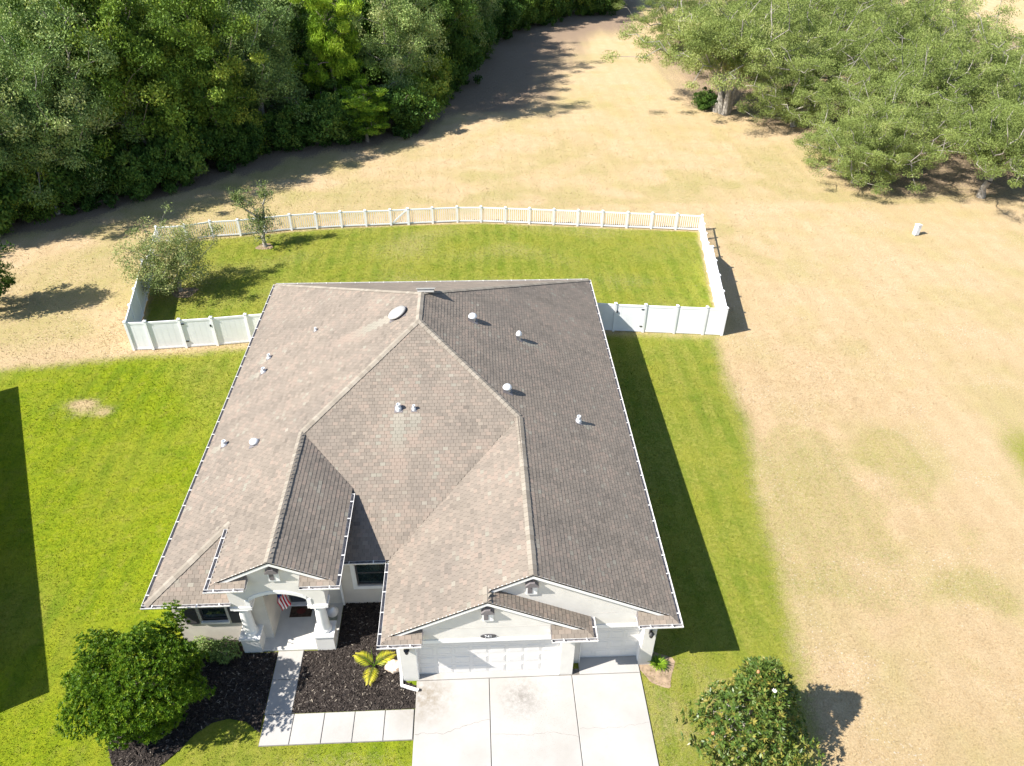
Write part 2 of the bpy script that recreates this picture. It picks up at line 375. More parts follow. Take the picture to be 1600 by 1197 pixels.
def zones(x, y):
    n = noise.noise(Vector((x*.35, y*.35, 1.7)))*.6 + noise.noise(Vector((x*1.1, y*1.1, 4.2)))*.35
    gr = lu = li = 0.
    if -46 < x < 60 and -14 < y < 60:
        a = sdf(x, y, FRONT)
        if a > -3:
            gr = sstep(-1.1, 1.1, a+n*.45)
            east = sstep(12, 18, x); gr *= (1-.12*east)
            lu = gr*(1-.85*east)*sstep(-.5, .35, noise.noise(Vector((x*.16, y*.16, 9)))+.25)
            # worn edge beside the drive and a bare patch left of the house
            wear = math.exp(-((x-18.2)/1.6)**2 - ((y+1.6)/2.2)**2)*(.38+.8*n) + (math.exp(-((x+8.5)/1.3)**2-((y-16.4)/.5)**2) + .8*math.exp(-((x+7.6)/.9)**2-((y-15.7)/.45)**2) + .5*math.exp(-((x+9.6)/.8)**2-((y-15.4)/.6)**2))*(.35+2.0*n)
            wear += math.exp(-((x-6.4)/3.2)**2 - ((y+2.5)/.9)**2)*.35
            gr -= wear; lu -= wear
        b = sdf(x, y, BACKYARD) if -12 < x < 29 and 20 < y < 39 else -9
        if b > -1:
            k = sstep(-.15, .35, b); v = .80 + .22*noise.noise(Vector((x*.22, y*.35, 3)))
            gr = gr*(1-k) + v*k; lu = lu*(1-k) + k*.18
        if gr < .4:
            # faint greening in the dry field
            f = sstep(.12, .55, noise.noise(Vector((x*.10, y*.13, 7.7)))+.5*noise.noise(Vector((x*.4, y*.4, 2))))*.42
            f += math.exp(-((x-37.6)/1.5)**2-((y-10.4)/3.2)**2)*.9
            f += .42*math.exp(-((y-40-.05*x)/2.2)**2)*sstep(-.1, .4, noise.noise(Vector((x*.2, y*.4, 5)))+.1)*sstep(34, 20, x)
            f += .5*math.exp(-((x+2)/6)**2-((y-40.5)/2.)**2) + .35*math.exp(-((x-30)/1.5)**2-((y-31)/4)**2)
            f += .80*math.exp(-((y-27-.55*(x+14))/7)**2)*sstep(-6.5, -9.5, x)*(.75+.6*noise.noise(Vector((x*.3, y*.3, 8))))
            f += .27*sstep(37.5, 41, y)*sstep(62, 50, y)*(1+.8*noise.noise(Vector((x*.25, y*.5, 12))))
            gr = max(gr, min(f, .40 + .6*math.exp(-((x-37.6)/1.5)**2-((y-10.4)/3.2)**2)))
    elif y > 60 and x < 45:
        gr = .32*sstep(.0, .5, noise.noise(Vector((x*.08, y*.1, 7.7)))+.2)
    if x > 60 and y > 95: gr = .75*math.exp(-((y-121)/3.5)**2)
    if y > 18:
        wd = sdf(x, y, WOOD) if x < 70 else -50
        li = sstep(-2.8, 1.0, wd + n*2.5)
        if x > 25 and y > 33: li = max(li, .60*sstep(-2.5, 5.0, sdf(x, y, OAKS)+n*4))
        if 8 < x < 35 and y > 62: li = max(li, .85*sstep(-16, -4, wd+n*5))
    return max(0, min(1, gr)), max(0, min(1, lu)), max(0, min(1, li))
def axis(a, b, st, far, grow=1.22):
    v = list(np.arange(a, b+1e-6, st)); s_ = st; x = b
    while x < far: s_ *= grow; x += s_; v.append(x)
    s_ = st; x = a; pre = []
    while x > -far: s_ *= grow; x -= s_; pre.append(x)
    return np.array(pre[::-1]+v)
gx = axis(-16, 34, .30, 1400); gy = axis(-5, 44, .30, 1400)
GX, GY = np.meshgrid(gx, gy)
gv = np.stack([GX.ravel(), GY.ravel(), np.zeros(GX.size)], 1)
nx, ny = len(gx), len(gy)
ii = (np.arange(ny-1)[:,None]*nx + np.arange(nx-1)[None,:]).ravel()
gf = np.stack([ii, ii+1, ii+nx+1, ii+nx], 1)
gme = npmesh('ground', gv, gf, M['ground'])
zc = np.ones((len(gv), 4), dtype=np.float32)
for k in range(len(gv)): zc[k,:3] = zones(float(gv[k,0]), float(gv[k,1]))
ca = gme.color_attributes.new('zone', 'FLOAT_COLOR', 'POINT'); ca.data.foreach_set('color', zc.ravel())
go = bpy.data.objects.new('ground', gme); link(go); tag(go, 'mown lawn and dry tan field around the house', kind='structure')

# ---- real blades over the turf near the house: one mesh that takes its colour from the ground below
def grass(nb, box, size, seed, keep, fade=1.):
    r_ = np.random.default_rng(seed); x = r_.uniform(box[0], box[1], nb); y = r_.uniform(box[2], box[3], nb)
    cl = np.floor(x/.16)*7919 + np.floor(y/.16)*104729; ed = np.minimum(np.minimum(x-box[0], box[1]-x), box[3]-y)/fade
    k = keep(x, y) & ((np.sin(cl)*43758.5453 % 1) < .85) & (r_.random(nb) < ed); x, y = x[k], y[k]; n = len(x)
    ix = np.clip(np.searchsorted(gx, x)-1, 0, nx-2); iy = np.clip(np.searchsorted(gy, y)-1, 0, ny-2)
    fx = ((x-gx[ix])/(gx[ix+1]-gx[ix]))[:,None]; fy = ((y-gy[iy])/(gy[iy+1]-gy[iy]))[:,None]; Z = zc.reshape(ny, nx, 4)
    z4 = (Z[iy,ix]*(1-fx)+Z[iy,ix+1]*fx)*(1-fy) + (Z[iy+1,ix]*(1-fx)+Z[iy+1,ix+1]*fx)*fy
    a = r_.uniform(0, 2*np.pi, n); h = size*r_.uniform(.5, 1.3, n); w_ = size*.22*r_.uniform(.7, 1.4, n); ln = h*r_.uniform(.2, 1.0, n); b = r_.uniform(0, 2*np.pi, n)
    P = np.stack([x, y, np.full(n, .0)], 1); s_ = np.stack([np.cos(a)*w_, np.sin(a)*w_, np.zeros(n)], 1); t_ = np.stack([np.cos(b)*ln, np.sin(b)*ln, h], 1)
    V = np.stack([P-s_, P+s_, P+t_], 1).reshape(-1,3)
    me = npmesh('grass', V, np.arange(3*n).reshape(-1,3), M['ground'])
    c_a = me.color_attributes.new('zone', 'FLOAT_COLOR', 'POINT'); c_a.data.foreach_set('color', np.repeat(z4, 3, 0).astype(np.float32).ravel())
    o = bpy.data.objects.new('grass', me); link(o, go); o['kind'] = 'stuff'; return n
def clear(x, y):
    hs = (x > .3) & (x < 17.3) & (y > .6) & (y < 23.2); hs |= (x > 2.6) & (x < 6.1) & (y > 1.7) & (y < 4)
    dv = (x > 8.9) & (x < 16.78) & (y < 1.2); wk_ = (x > 3.93) & (x < 9) & (y > -1.62) & (y < 4)
    bd = (x > -1.0) & (x < 4) & (y > -1.2) & (y < 2.6) & ~((x > 1.4) & (y < -.55)); bd |= (x > -.7) & (x < 1.6) & (y > -2.5) & (y <= -1.2)
    return ~(hs | dv | wk_ | bd)
inb = lambda x, y: (x > -10) & (x < 27) & (y > 22) & (y < 37)
grass(380000, (-15, 36, -5, 24), .050, 1, lambda x, y: clear(x, y) & ~inb(x, y), 6.)
grass(130000, (-11, 28, 21, 38), .062, 2, lambda x, y: clear(x, y) & inb(x, y), .5)
grass(150000, (-34, 60, 14, 75), .085, 3, lambda x, y: clear(x, y) & ~inb(x, y), 22.)
# ================================================================== HOUSE
W, D, HE, S = 17.73, 23.49, 2.75, .5028
yM, r1, a_, yF = 3.55, 4.49, 6.54, 1.94
b_ = 2*r1 - a_
r2, r3 = 12.86, 11.42
c_ = 2*r2 - W; d_ = 2*r3 - c_
yP, yPr, yPw = 1.72, 1.55, 1.93        # porch gable: rake, return gutter, wall
yA, yAr, yAw = .33, .10, .50           # double garage gable
yB, yBr, yBw = .74, .50, .90           # single garage gable
ZP = HE + S*b_                          # porch eave height
house = empty('house', (8.8, 10, 0), 'single-storey beige stucco house with brown-grey shingled hip roof and white trim', 'house')

CAPS = []                               # ridge and hip lines
SHN = Vector((0,0,0))
STREAKS = []                            # pale runs on the roof below metal vents: (plane, u0, v_hi, v_lo, half width)
slopes = []
def zpl(pl, x, y): return pl[0] + pl[1]*x + pl[2]*y
PL = dict(L=(HE, S, 0), R=(HE+S*W, -S, 0), F=(HE-S*yM, 0, S), B=(HE+S*D, 0, -S), FL=(HE-S*yF, 0, S),
          PR=(HE+S*2*r1, -S, 0), GL=(HE-S*c_, S, 0), GR=(HE+S*(2*r3-c_), -S, 0))
EXPO, TAB, THK = .142, .212, .011
kA, kB, kP = yA-yAr, yB-yBr, yP-yPr
ROOF = [
 ('L', [(0,D),(W/2,D-W/2),(W/2,yM+W/2),(r1,yM+r1),(r1,yP),(b_+kP,yP),(b_,yPr),(b_,yF+b_),(0,yF)]),
 ('R', [(W,D),(W,yBr),(W-kB,yB),(r2,yB),(r2,yM+W-r2),(W/2,yM+W/2),(W/2,D-W/2)]),
 ('B', [(0,D),(W,D),(W/2,D-W/2)]),
 ('F', [(W/2,yM+W/2),(r1,yM+r1),(a_,yM+b_),(a_-.42,yM+b_),(a_-.42,yM),(c_,yM),(r2,yM+W-r2)]),
 ('FL', [(0,yF),(b_+.40,yF),(b_+.40,yF+b_),(b_,yF+b_)]),
 ('PR', [(r1,yM+r1),(r1,yP),(a_-kP,yP),(a_,yPr),(a_,yM+b_)]),
 ('GL', [(c_,yM),(c_,yAr),(c_+kA,yA),(r3,yA),(r3,yB),(r2,yB),(r2,yM+W-r2)]),
 ('GR', [(r3,yA),(d_-kA,yA),(d_,yAr),(d_,yBw),(r3,yBw)]),
]
def ret(name, xo, xi, yr, yw, z0):      # eave return: little front-facing slope at a gable corner
    k = yw-yr; sg = 1 if xi > xo else -1
    PL[name] = (z0 - S*yr, 0, S)
    ROOF.append((name, [(xo,yr),(xi,yr),(xi,yw),(xo+sg*k,yw)]))
ret('r1', b_, b_+1.18, yPr, yPw, ZP); ret('r2', a_, a_-1.20, yPr, yPw, ZP)
ret('r3', c_, c_+1.32, yAr, yAw, HE); ret('r4', d_, d_-1.38, yAr, yAw, HE); ret('r5', W, W-1.35, yBr, yBw, HE)

def plane_basis(pl):
    gx_, gy_ = pl[1], pl[2]; g = math.hypot(gx_, gy_)
    up2 = Vector((gx_/g, gy_/g)); vv = Vector((up2.x, up2.y, g)).normalized()
    nn = Vector((-gx_, -gy_, 1)).normalized(); uu = vv.cross(nn)
    return uu, vv, nn
singles = []; field_pool = {}
rng = random.Random(3)
def spans(poly, v):
    xs = []
    for i in range(len(poly)):
        (u0, v0), (u1, v1) = poly[i], poly[(i+1) % len(poly)]
        if (v0 <= v) != (v1 <= v): xs.append(u0 + (v-v0)/(v1-v0)*(u1-u0))
    return sorted(xs)
VENT_RUN = []   # (plane, x, y, width, length) filled below
VENT_RUN += [('R', 13.25, 14.06, .10, 2.1), ('R', 15.5, 9.5, .09, 1.1), ('L', 7.5, 13.66, .22, 3.0), ('L', 1.3, 15.16, .08, .9),
             ('L', 1.25, 14.07, .09, 1.2), ('L', .6, 9.45, .10, .9), ('F', 8.15, 8.6, .16, 2.6), ('F', 8.75, 8.6, .12, 1.5)]
for pname, poly in ROOF:
    pl = PL[pname]; uu, vv, nn = plane_basis(pl)
    P3 = [Vector((x, y, zpl(pl, x, y))) for x, y in poly]
    o3 = min(P3, key=lambda q: q.z)
    uv = [((q-o3).dot(uu), (q-o3).dot(vv)) for q in P3]
    base = MB().prism([q - nn*.004 for q in P3], nn*-.05) if True else None
    slope = base.build('roof_slope' if not pname.startswith('r') else 'eave_return', M['underlay'], house)
    runs = [((Vector((x, y, zpl(pl, x, y)))-o3).dot(uu), (Vector((x, y, zpl(pl, x, y)))-o3).dot(vv), w_, l_) for q, x, y, w_, l_ in VENT_RUN if q == pname]
    vmax = max(v for _, v in uv); row = 0; v0 = 0.
    while v0 < vmax - .02:
        v1 = min(v0+EXPO, vmax-.001)
        s0, s1 = spans(uv, v0+.002), spans(uv, v1-.002)
        if len(s0) != len(s1): s0 = s1 = spans(uv, (v0+v1)/2)
        for k in range(0, len(s0)-1, 2):
            La, Ra, Lb, Rb = s0[k], s0[k+1], s1[k], s1[k+1]
            if Ra-La < .04 and Rb-Lb < .04: continue
            lo, hi = min(La, Lb), max(Ra, Rb)
            u = math.floor(lo/TAB)*TAB - TAB + (row % 2)*TAB/2 + (row*.37 % 1)*.06
            while u < hi:
                ua, ub = u+.004, u+TAB-.004
                A0, B0 = max(ua, La), min(ub, Ra); A1, B1 = max(ua, Lb), min(ub, Rb)
                u += TAB
                if B0-A0 < .015 and B1-A1 < .015: continue
                B0 = max(B0, A0); B1 = max(B1, A1)
                cen = o3 + uu*((A0+B1)/2) + vv*(v0+EXPO/2)
                t = .46 + .105*rng.gauss(0, 1) + .16*noise.noise(cen*.9)
                t += .17*noise.noise(Vector((A0*1.15, v0*.13, len(poly)*3.3))) + .07*noise.noise(Vector((A0*3.7, v0*.3, 5)))
                if rng.random() < .07: t += .18
                for ru, rv, rw, rl in runs:
                    if rv-rl < v0 < rv and abs((A0+B0)/2-ru) < rw+.10: t = .92 - .35*(rv-v0)/rl
                t = max(.02, min(.98, t))
                full = B0-A0 > TAB-.02 and B1-A1 > TAB-.02 and v1-v0 > EXPO-.01
                lift = THK*(.8+.5*rng.random())
                rec = (pname, cen, A0, B0, A1, B1, v0, v1, t, lift, full)
                field_pool.setdefault(pname, []).append(rec)
        v0 += EXPO; row += 1
    slopes.append((pname, slope, o3, uu, vv, nn))
# the 300 shingles that show largest are pieces of their own, the rest one mesh for each slope
allrec = []
for pname, slope, o3, uu, vv, nn in slopes:
    for rec in field_pool.get(pname, []):
        if rec[10]:
            dv = CAM-rec[1]; allrec.append((nn.dot(dv)/dv.length**3, pname, id(rec)))
allrec.sort(reverse=True); big = set(i for _, _, i in allrec[:300])
smv = [(-TAB/2+.004,0,THK),(TAB/2-.004,0,THK),(TAB/2-.004,EXPO+.01,.003),(-TAB/2+.004,EXPO+.01,.003),(-TAB/2+.004,0,-.003),(TAB/2-.004,0,-.003),(TAB/2-.004,EXPO+.01,-.003),(-TAB/2+.004,EXPO+.01,-.003)]
sme = bpy.data.meshes.new('shingle'); sme.from_pydata(smv, [], [(0,1,2,3),(4,5,1,0),(1,5,6,2),(4,0,3,7),(7,6,5,4)]); sme.materials.append(M['shingle1'])
for pname, slope, o3, uu, vv, nn in slopes:
    V = []; F = []; T = []
    for rec in field_pool.get(pname, []):
        _, cen, A0, B0, A1, B1, v0, v1, t, lift, full = rec
        if id(rec) in big:
            p0 = o3 + uu*((A0+B0)/2) + vv*v0
            m4 = Matrix(((uu.x, vv.x, nn.x, p0.x), (uu.y, vv.y, nn.y, p0.y), (uu.z, vv.z, nn.z, p0.z), (0,0,0,1)))
            o = piece('shingle', sme, slope, p0, mat4=m4); o.color = (t, t, t, 1)
            continue
        n = len(V)
        q = [o3+uu*A0+vv*v0+nn*lift, o3+uu*B0+vv*v0+nn*lift, o3+uu*B1+vv*(v1+.008)+nn*.002, o3+uu*A1+vv*(v1+.008)+nn*.002,
             o3+uu*A0+vv*v0-nn*.003, o3+uu*B0+vv*v0-nn*.003]
        V += [tuple(x-org(house)) for x in q]; F += [(n, n+1, n+2, n+3), (n+4, n+5, n+1, n)]; T += [t]*6
    if V:
        me = npmesh('shingle_field', np.array(V), np.array(F), M['shingle'], np.array(T))
        o = bpy.data.objects.new('shingle_field', me); link(o, slope); o['kind'] = 'stuff'; ORG[o.name] = org(house)
# ridge and hip caps
zL = lambda x: HE+S*x
lines = [((0,D,HE),(W/2,D-W/2,zL(W/2))), ((W,D,HE),(W/2,D-W/2,zL(W/2))), ((W/2,D-W/2,zL(W/2)),(W/2,yM+W/2,zL(W/2))),
         ((r1,yM+r1,zL(r1)),(W/2,yM+W/2,zL(W/2))), ((r2,yM+W-r2,zL(W-r2)),(W/2,yM+W/2,zL(W/2))),
         ((r1,yP,zL(r1)),(r1,yM+r1,zL(r1))), ((r2,yB,zL(W-r2)),(r2,yM+W-r2,zL(W-r2))), ((0,yF,HE),(b_,yF+b_,ZP)),
         ((r3,yA,HE+S*(r3-c_)),(r3,yBw,HE+S*(r3-c_)))]
def cap_mesh(p, q):
    p, q = Vector(p), Vector(q); d = q-p; L = d.length; d.normalize()
    side = d.cross(Vector((0,0,1))).normalized(); hz = abs(d.z) < 1e-3
    dn = S*.135 if hz else S*.135*.707
    V = []; F = []; T = []; n = max(1, int(L/.20)); st = L/n
    for i in range(n):
        c0 = p + d*(st*i) + Vector((0,0,.042)); c1 = p + d*(st*(i+1)+.03) + Vector((0,0,.028))
        k = len(V); j = rng.uniform(-.006, .006); t = rng.random()
        for c in (c0, c1):
            V += [c - side*(.135+j) - Vector((0,0,dn)), c, c + side*(.135+j) - Vector((0,0,dn))]
        V += [c0 - side*.135 - Vector((0,0,dn+.02)), c0-Vector((0,0,.02)), c0 + side*.135 - Vector((0,0,dn+.02))]
        F += [(k,k+1,k+4,k+3), (k+1,k+2,k+5,k+4), (k+6,k+7,k+1,k), (k+7,k+8,k+2,k+1)]; T += [t]*9
    return V, F, T
for p, q in lines:
    V, F, T = cap_mesh(p, q)
    me = npmesh('ridge_cap', np.array([tuple(x-org(house)) for x in V]), np.array(F), M['cap'], np.array(T))
    o = bpy.data.objects.new('ridge_cap', me); link(o, house); ORG[o.name] = org(house); o['kind'] = 'stuff'

# ---- gutters
def gutter(p, q, out, z, n_strap=None, straps=True):
    """open K-style trough from p to q (2D), out = unit 2D direction away from the roof"""
    p, q, out = Vector(p), Vector(q), Vector(out); d = (q-p); L = d.length; d.normalize()
    def P(s_, o_, zz): return Vector((p.x+d.x*s_+out.x*o_, p.y+d.y*s_+out.y*o_, zz))
    prof = [(.0, z-.005), (.0, z-.115), (.085, z-.115), (.125, z-.035), (.125, z), (.112, z), (.112, z-.03), (.08, z-.10), (.012, z-.10), (.012, z-.005)]
    g = MB(); n = len(prof)
    V = [P(0, o_, zz) for o_, zz in prof] + [P(L, o_, zz) for o_, zz in prof]
    F = [(i, (i+1) % n, n+(i+1) % n, n+i) for i in range(n)] + [(0,1,2,3,4,5,6,7,8,9), tuple(range(n, 2*n))[::-1]]
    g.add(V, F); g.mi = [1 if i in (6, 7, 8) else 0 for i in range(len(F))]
    for s_ in (0.004, L-.004):      # end caps
        g.add([P(s_, .006, z-.005), P(s_, .006, z-.11), P(s_, .085, z-.11), P(s_, .12, z-.03), P(s_, .12, z-.002)], [(0,1,2,3,4)])
    go_ = g.build('gutter', [M['gutter'], M['gutter_inner']], house)
    if straps:
        n = max(1, round(L/.82)); sm = MB().box(-.014, .014, -.004, .004, -.004, .004)
        for i in range(n):
            c = P((i+.5)*L/n, .062, z+.002)
            b = MB().obox(c, (Vector((out.x, out.y, 0)), Vector((d.x, d.y, 0)), Vector((0,0,1))), (.066, .016, .006))
            b.build('gutter_strap', M['trim'], go_)
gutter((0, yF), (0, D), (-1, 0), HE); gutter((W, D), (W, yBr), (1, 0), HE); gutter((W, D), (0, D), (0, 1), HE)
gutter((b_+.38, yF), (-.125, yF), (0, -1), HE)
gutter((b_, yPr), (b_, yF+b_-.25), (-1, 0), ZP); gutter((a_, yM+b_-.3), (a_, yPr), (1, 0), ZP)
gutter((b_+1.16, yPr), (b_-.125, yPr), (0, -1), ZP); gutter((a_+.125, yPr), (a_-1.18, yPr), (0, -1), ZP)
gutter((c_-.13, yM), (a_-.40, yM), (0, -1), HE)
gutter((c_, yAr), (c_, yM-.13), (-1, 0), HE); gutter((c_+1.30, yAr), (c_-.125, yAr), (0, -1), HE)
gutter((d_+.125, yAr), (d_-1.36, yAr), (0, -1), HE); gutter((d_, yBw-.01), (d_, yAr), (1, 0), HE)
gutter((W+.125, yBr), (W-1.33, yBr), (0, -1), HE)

# ---- walls
XL, XR, YB = .5, 17.15, 23.0
ZW = 2.66
def wall(b, mat='stucco', name='wall'): return b.build(name, M[mat], house)
wall(MB().box(XL, XL+.2, 2.38, YB, 0, ZW)); wall(MB().box(XR-.2, XR, yBw, YB, 0, ZW)); wall(MB().box(XL+.2, XR-.2, YB-.2, YB, 0, ZW))
def wall_open(x0, x1, y0, y1, z1, ox0, ox1, oz0, oz1, mat='stucco'):
    m_ = MB(); m_.box(x0, ox0, y0, y1, 0, z1); m_.box(ox1, x1, y0, y1, 0, z1)
    if oz0 > 0: m_.box(ox0, ox1, y0, y1, 0, oz0)
    m_.box(ox0, ox1, y0, y1, oz1, z1); return wall(m_, mat)
wall_open(XL+.2, 3.72, 2.38, 2.58, 2.62, 1.42, 2.32, 1.22, 2.40)
wall(MB().box(3.52, 3.72, 2.58, 3.8, 0, 3.3))                        # entry side wall
m_ = MB(); m_.box(3.52, 4.02, 3.8, 4.0, 0, 3.3); m_.box(4.98, 5.8, 3.8, 4.0, 0, 3.3); m_.box(5.8, 6.65, 3.8, 4.0, 0, 2.62); m_.box(4.02, 4.98, 3.8, 4.0, 2.1, 3.3)
m_.box(6.65, 7.85, 3.8, 4.0, 0, 1.05); m_.box(6.65, 7.85, 3.8, 4.0, 2.35, 2.62); m_.box(7.85, 8.49, 3.8, 4.0, 0, 2.62); wall(m_)
wall(MB().box(8.49, 8.69, yAw+.2, 3.8, 0, ZW))
# garage front: piers and gable walls
def pier(x0, x1, y0, y1, z1=2.3): return MB().box(x0, x1, y0, y1, 0, z1).build('garage_pier', M['gable'], house)
pier(8.49, 9.01, yAw, yAw+.2); pier(13.89, 14.34, yAw, yAw+.2); pier(16.72, XR, yBw-.12, yBw+.25); pier(14.345, 14.62, yBw+.05, yBw+.25)
wall(MB().box(14.14, 14.34, yAw+.2, yBw+.4, 0, ZW))
for x, y in ((9.01, yAw), (13.87, yAw), (14.62, yBw), (16.70, yBw)):   # white jamb reveals
    MB().box(x, x+.02, y+.005, y+.27, 0, 2.25).build('door_jamb', M['trim'], house)
def gable(x0, x1, zb, xr, zr, zlow0, zlow1, y, mat='gable', th=.2):
    """gable wall: bottom zb, apex (xr, zr), side heights"""
    pts = [(x0,y,zb),(x1,y,zb),(x1,y,zlow1),(xr,y,zr),(x0,y,zlow0)]
    return MB().prism(pts, (0, th, 0)).build('gable_wall', M[mat], house)
u_ = .06
gable(8.49, 14.34, 2.28, r3, HE+S*(r3-c_)-u_, HE+S*(8.49-c_)-u_, HE+S*(d_-14.34)-u_, yAw)
gable(9.6, XR, 2.22, r2, HE+S*(W-r2)-u_, HE+S*(9.6-c_)-u_, HE+S*(W-XR)-u_, yBw)
MB().box(8.5, 14.33, yAw-.03, yAw+.21, 2.20, 2.36).build('door_head_trim', M['trim'], house)
MB().box(14.36, XR-.01, yBw-.03, yBw+.21, 2.14, 2.30).build('door_head_trim', M['trim'], house)
for x0, x1, y, z in ((9.85, 13.4, yAw, 2.93), (14.9, 15.75, yBw, 2.93)):
    MB().box(x0, x1, y-.004, y+.01, z, z+.012).build('control_joint', M['fascia'], house)
# rake boards
def rake(xa, za, xb, zb, y, dep):
    MB().prism([(xa,y,za-.20),(xb,y,zb-.20),(xb,y,zb-.055),(xa,y,za-.055)], (0, dep, 0)).build('rake_board', M['trim'], house)
    MB().prism([(xa,y-.012,za-.058),(xb,y-.012,zb-.058),(xb,y-.012,zb+.006),(xa,y-.012,za+.006)], (0, .03, 0)).build('drip_edge', M['fascia'], house)
zr3, zr2, zr1 = HE+S*(r3-c_), HE+S*(W-r2), HE+S*r1
rake(c_+kA, HE+S*kA, r3, zr3, yA+.012, .14); rake(r3, zr3, d_-kA, HE+S*kA, yA+.012, .14)
rake(r3-.1, zr2-S*(r2-r3+.1), r2, zr2, yB+.012, .14); rake(r2, zr2, W-kB, HE+S*kB, yB+.012, .14)
rake(b_+kP, ZP+S*kP, r1, zr1, yP+.012, .18); rake(r1, zr1, a_-kP, ZP+S*kP, yP+.012, .18)
# return boxes: soffit under and end faces
for x0, x1, y0, y1, z in ((c_, c_+1.32, yAr, yAw, HE), (d_-1.38, d_, yAr, yAw, HE), (W-1.35, W, yBr, yBw, HE), (b_, b_+1.18, yPr, yPw, ZP), (a_-1.2, a_, yPr, yPw, ZP)):
    MB().box(x0+.01, x1-.01, y0+.012, y1-.002, z-.16, z-.06).build('return_soffit', M['trim'], house)
    inner = x1 if abs(x0-c_) < .1 or abs(x0-b_) < .1 else x0
    MB().prism([(inner-.006, y0, z-.05), (inner-.006, y1, z-.05), (inner-.006, y1, z+S*(y1-y0)+.012), (inner-.006, y0, z+.012)], (.012, 0, 0)).build('return_end', M['vent_bronze'], house)
# soffits along the eaves
for x0, x1, y0, y1 in ((.005, XL, yF, D), (XR, W-.005, yBw, D), (XL, XR, YB, D), (XL, b_+.38, yF+.01, 2.38), (a_-.4, c_, yM+.01, 3.8), (c_+.005, 8.49, yAw, yM)):
    MB().box(x0, x1, y0, y1, HE-.13, HE-.09).build('soffit', M['trim'], house)

# ---- porch
MB().box(2.82, 6.0, 1.86, 3.8, 0, .07).build('porch_floor', M['porch_floor'], house)
def porch_support(x0, x1):
    p = MB().box(x0, x1, 1.83, 2.42, 0, .78).build('porch_pier', M['gable'], house)
    MB().box(x0-.04, x1+.04, 1.79, 2.46, .78, .86).build('pier_cap', M['trim'], p)
    xc = (x0+x1)/2; yc = 2.125
    cl = MB().lathe((xc, yc, .86), [(.25,0),(.25,.05),(.235,.06),(.25,.09),(.235,.13),(.205,.15),(.20,.17),(.203,.5),(.195,.9),(.172,1.40),(.172,1.42),(.19,1.43),(.19,1.45),(.172,1.46),(.172,1.48),(.205,1.50)], 32).build('porch_column', M['trim'], house, smooth=True)
    MB().box(xc-.24, xc+.24, yc-.24, yc+.24, 2.355, 2.37).build('column_capital', M['trim'], cl)
porch_support(2.77, 3.41); porch_support(5.34, 5.98)
# arched gable front
N = 20; x0, x1, xa, xb, zs, zp = 2.79, 5.98, 3.44, 5.36, 2.84, 3.19
arc = [(xa + (xb-xa)*i/N, zs + (zp-zs)*math.sin(math.pi*i/N)**.75) for i in range(N+1)]
top = lambda x: ZP + S*((x-b_) if x < r1 else (a_-x)) - u_
m_ = MB()
for i in range(N):
    (xx0, z0), (xx1, z1) = arc[i], arc[i+1]
    mid = [(xx0, yPw, z0), (xx1, yPw, z1), (xx1, yPw, top(xx1)), (xx0, yPw, top(xx0))]
    if xx0 < r1 < xx1: mid.insert(3, (r1, yPw, top(r1)))
    m_.prism(mid, (0, .36, 0))
for (xx0, xx1) in ((x0, xa), (xb, x1)):
    m_.prism([(xx0, yPw, 2.50), (xx1, yPw, 2.50), (xx1, yPw, top(xx1)), (xx0, yPw, top(xx0))], (0, .36, 0))
m_.build('porch_arch_wall', M['gable'], house)
for (xx0, xx1) in ((x0-.04, xa+.03), (xb-.03, x1+.04)):
    MB().box(xx0, xx1, yPw-.04, yPw+.40, 2.37, 2.52).build('arch_cap', M['trim'], house)
m_ = MB()
for i in range(N):
    (xx0, z0), (xx1, z1) = arc[i], arc[i+1]
    m_.prism([(xx0, yPw-.025, z0-.012), (xx1, yPw-.025, z1-.012), (xx1, yPw-.025, z1+.13), (xx0, yPw-.025, z0+.13)], (0, .40, 0))
for xx, sgn in ((xa, 1), (xb, -1)):
    lo, hi = sorted((xx+sgn*.012, xx-sgn*.13)); m_.box(lo, hi, yPw-.026, yPw+.376, 2.525, zs+.02)
m_.build('arch_trim', M['trim'], house)
wall(MB().box(x0, x0+.2, yPw+.36, yF+b_, 2.5, ZP+S*(x0-b_)-.02), 'gable'); wall(MB().box(x1-.2, x1, yPw+.36, yM+b_-.5, 2.5, ZP+S*(a_-x1)-.06), 'gable')
MB().box(x0+.2, x1-.2, yPw+.37, 3.8, 3.28, 3.32).build('porch_ceiling', M['trim'], house)
# front door
dr = MB().box(4.06, 4.94, 3.86, 3.91, .09, 2.08).build('front_door', M['door_dark'], house)
for zz in (.2, .95):
    for xx in (4.15, 4.56): MB().box(xx, xx+.29, 3.848, 3.862, zz, zz+.62).build('door_panel', M['door_dark'], dr)
MB().lathe((4.87, 3.85, 1.0), [(.02,0),(.035,.02),(.035,.04),(.01,.055)], 12, (0,-1,0)).build('door_knob', M['lead'], dr)
MB().box(4.0, 5.0, 3.72, 3.86, .07, .13).build('door_sill', M['trim'], house)

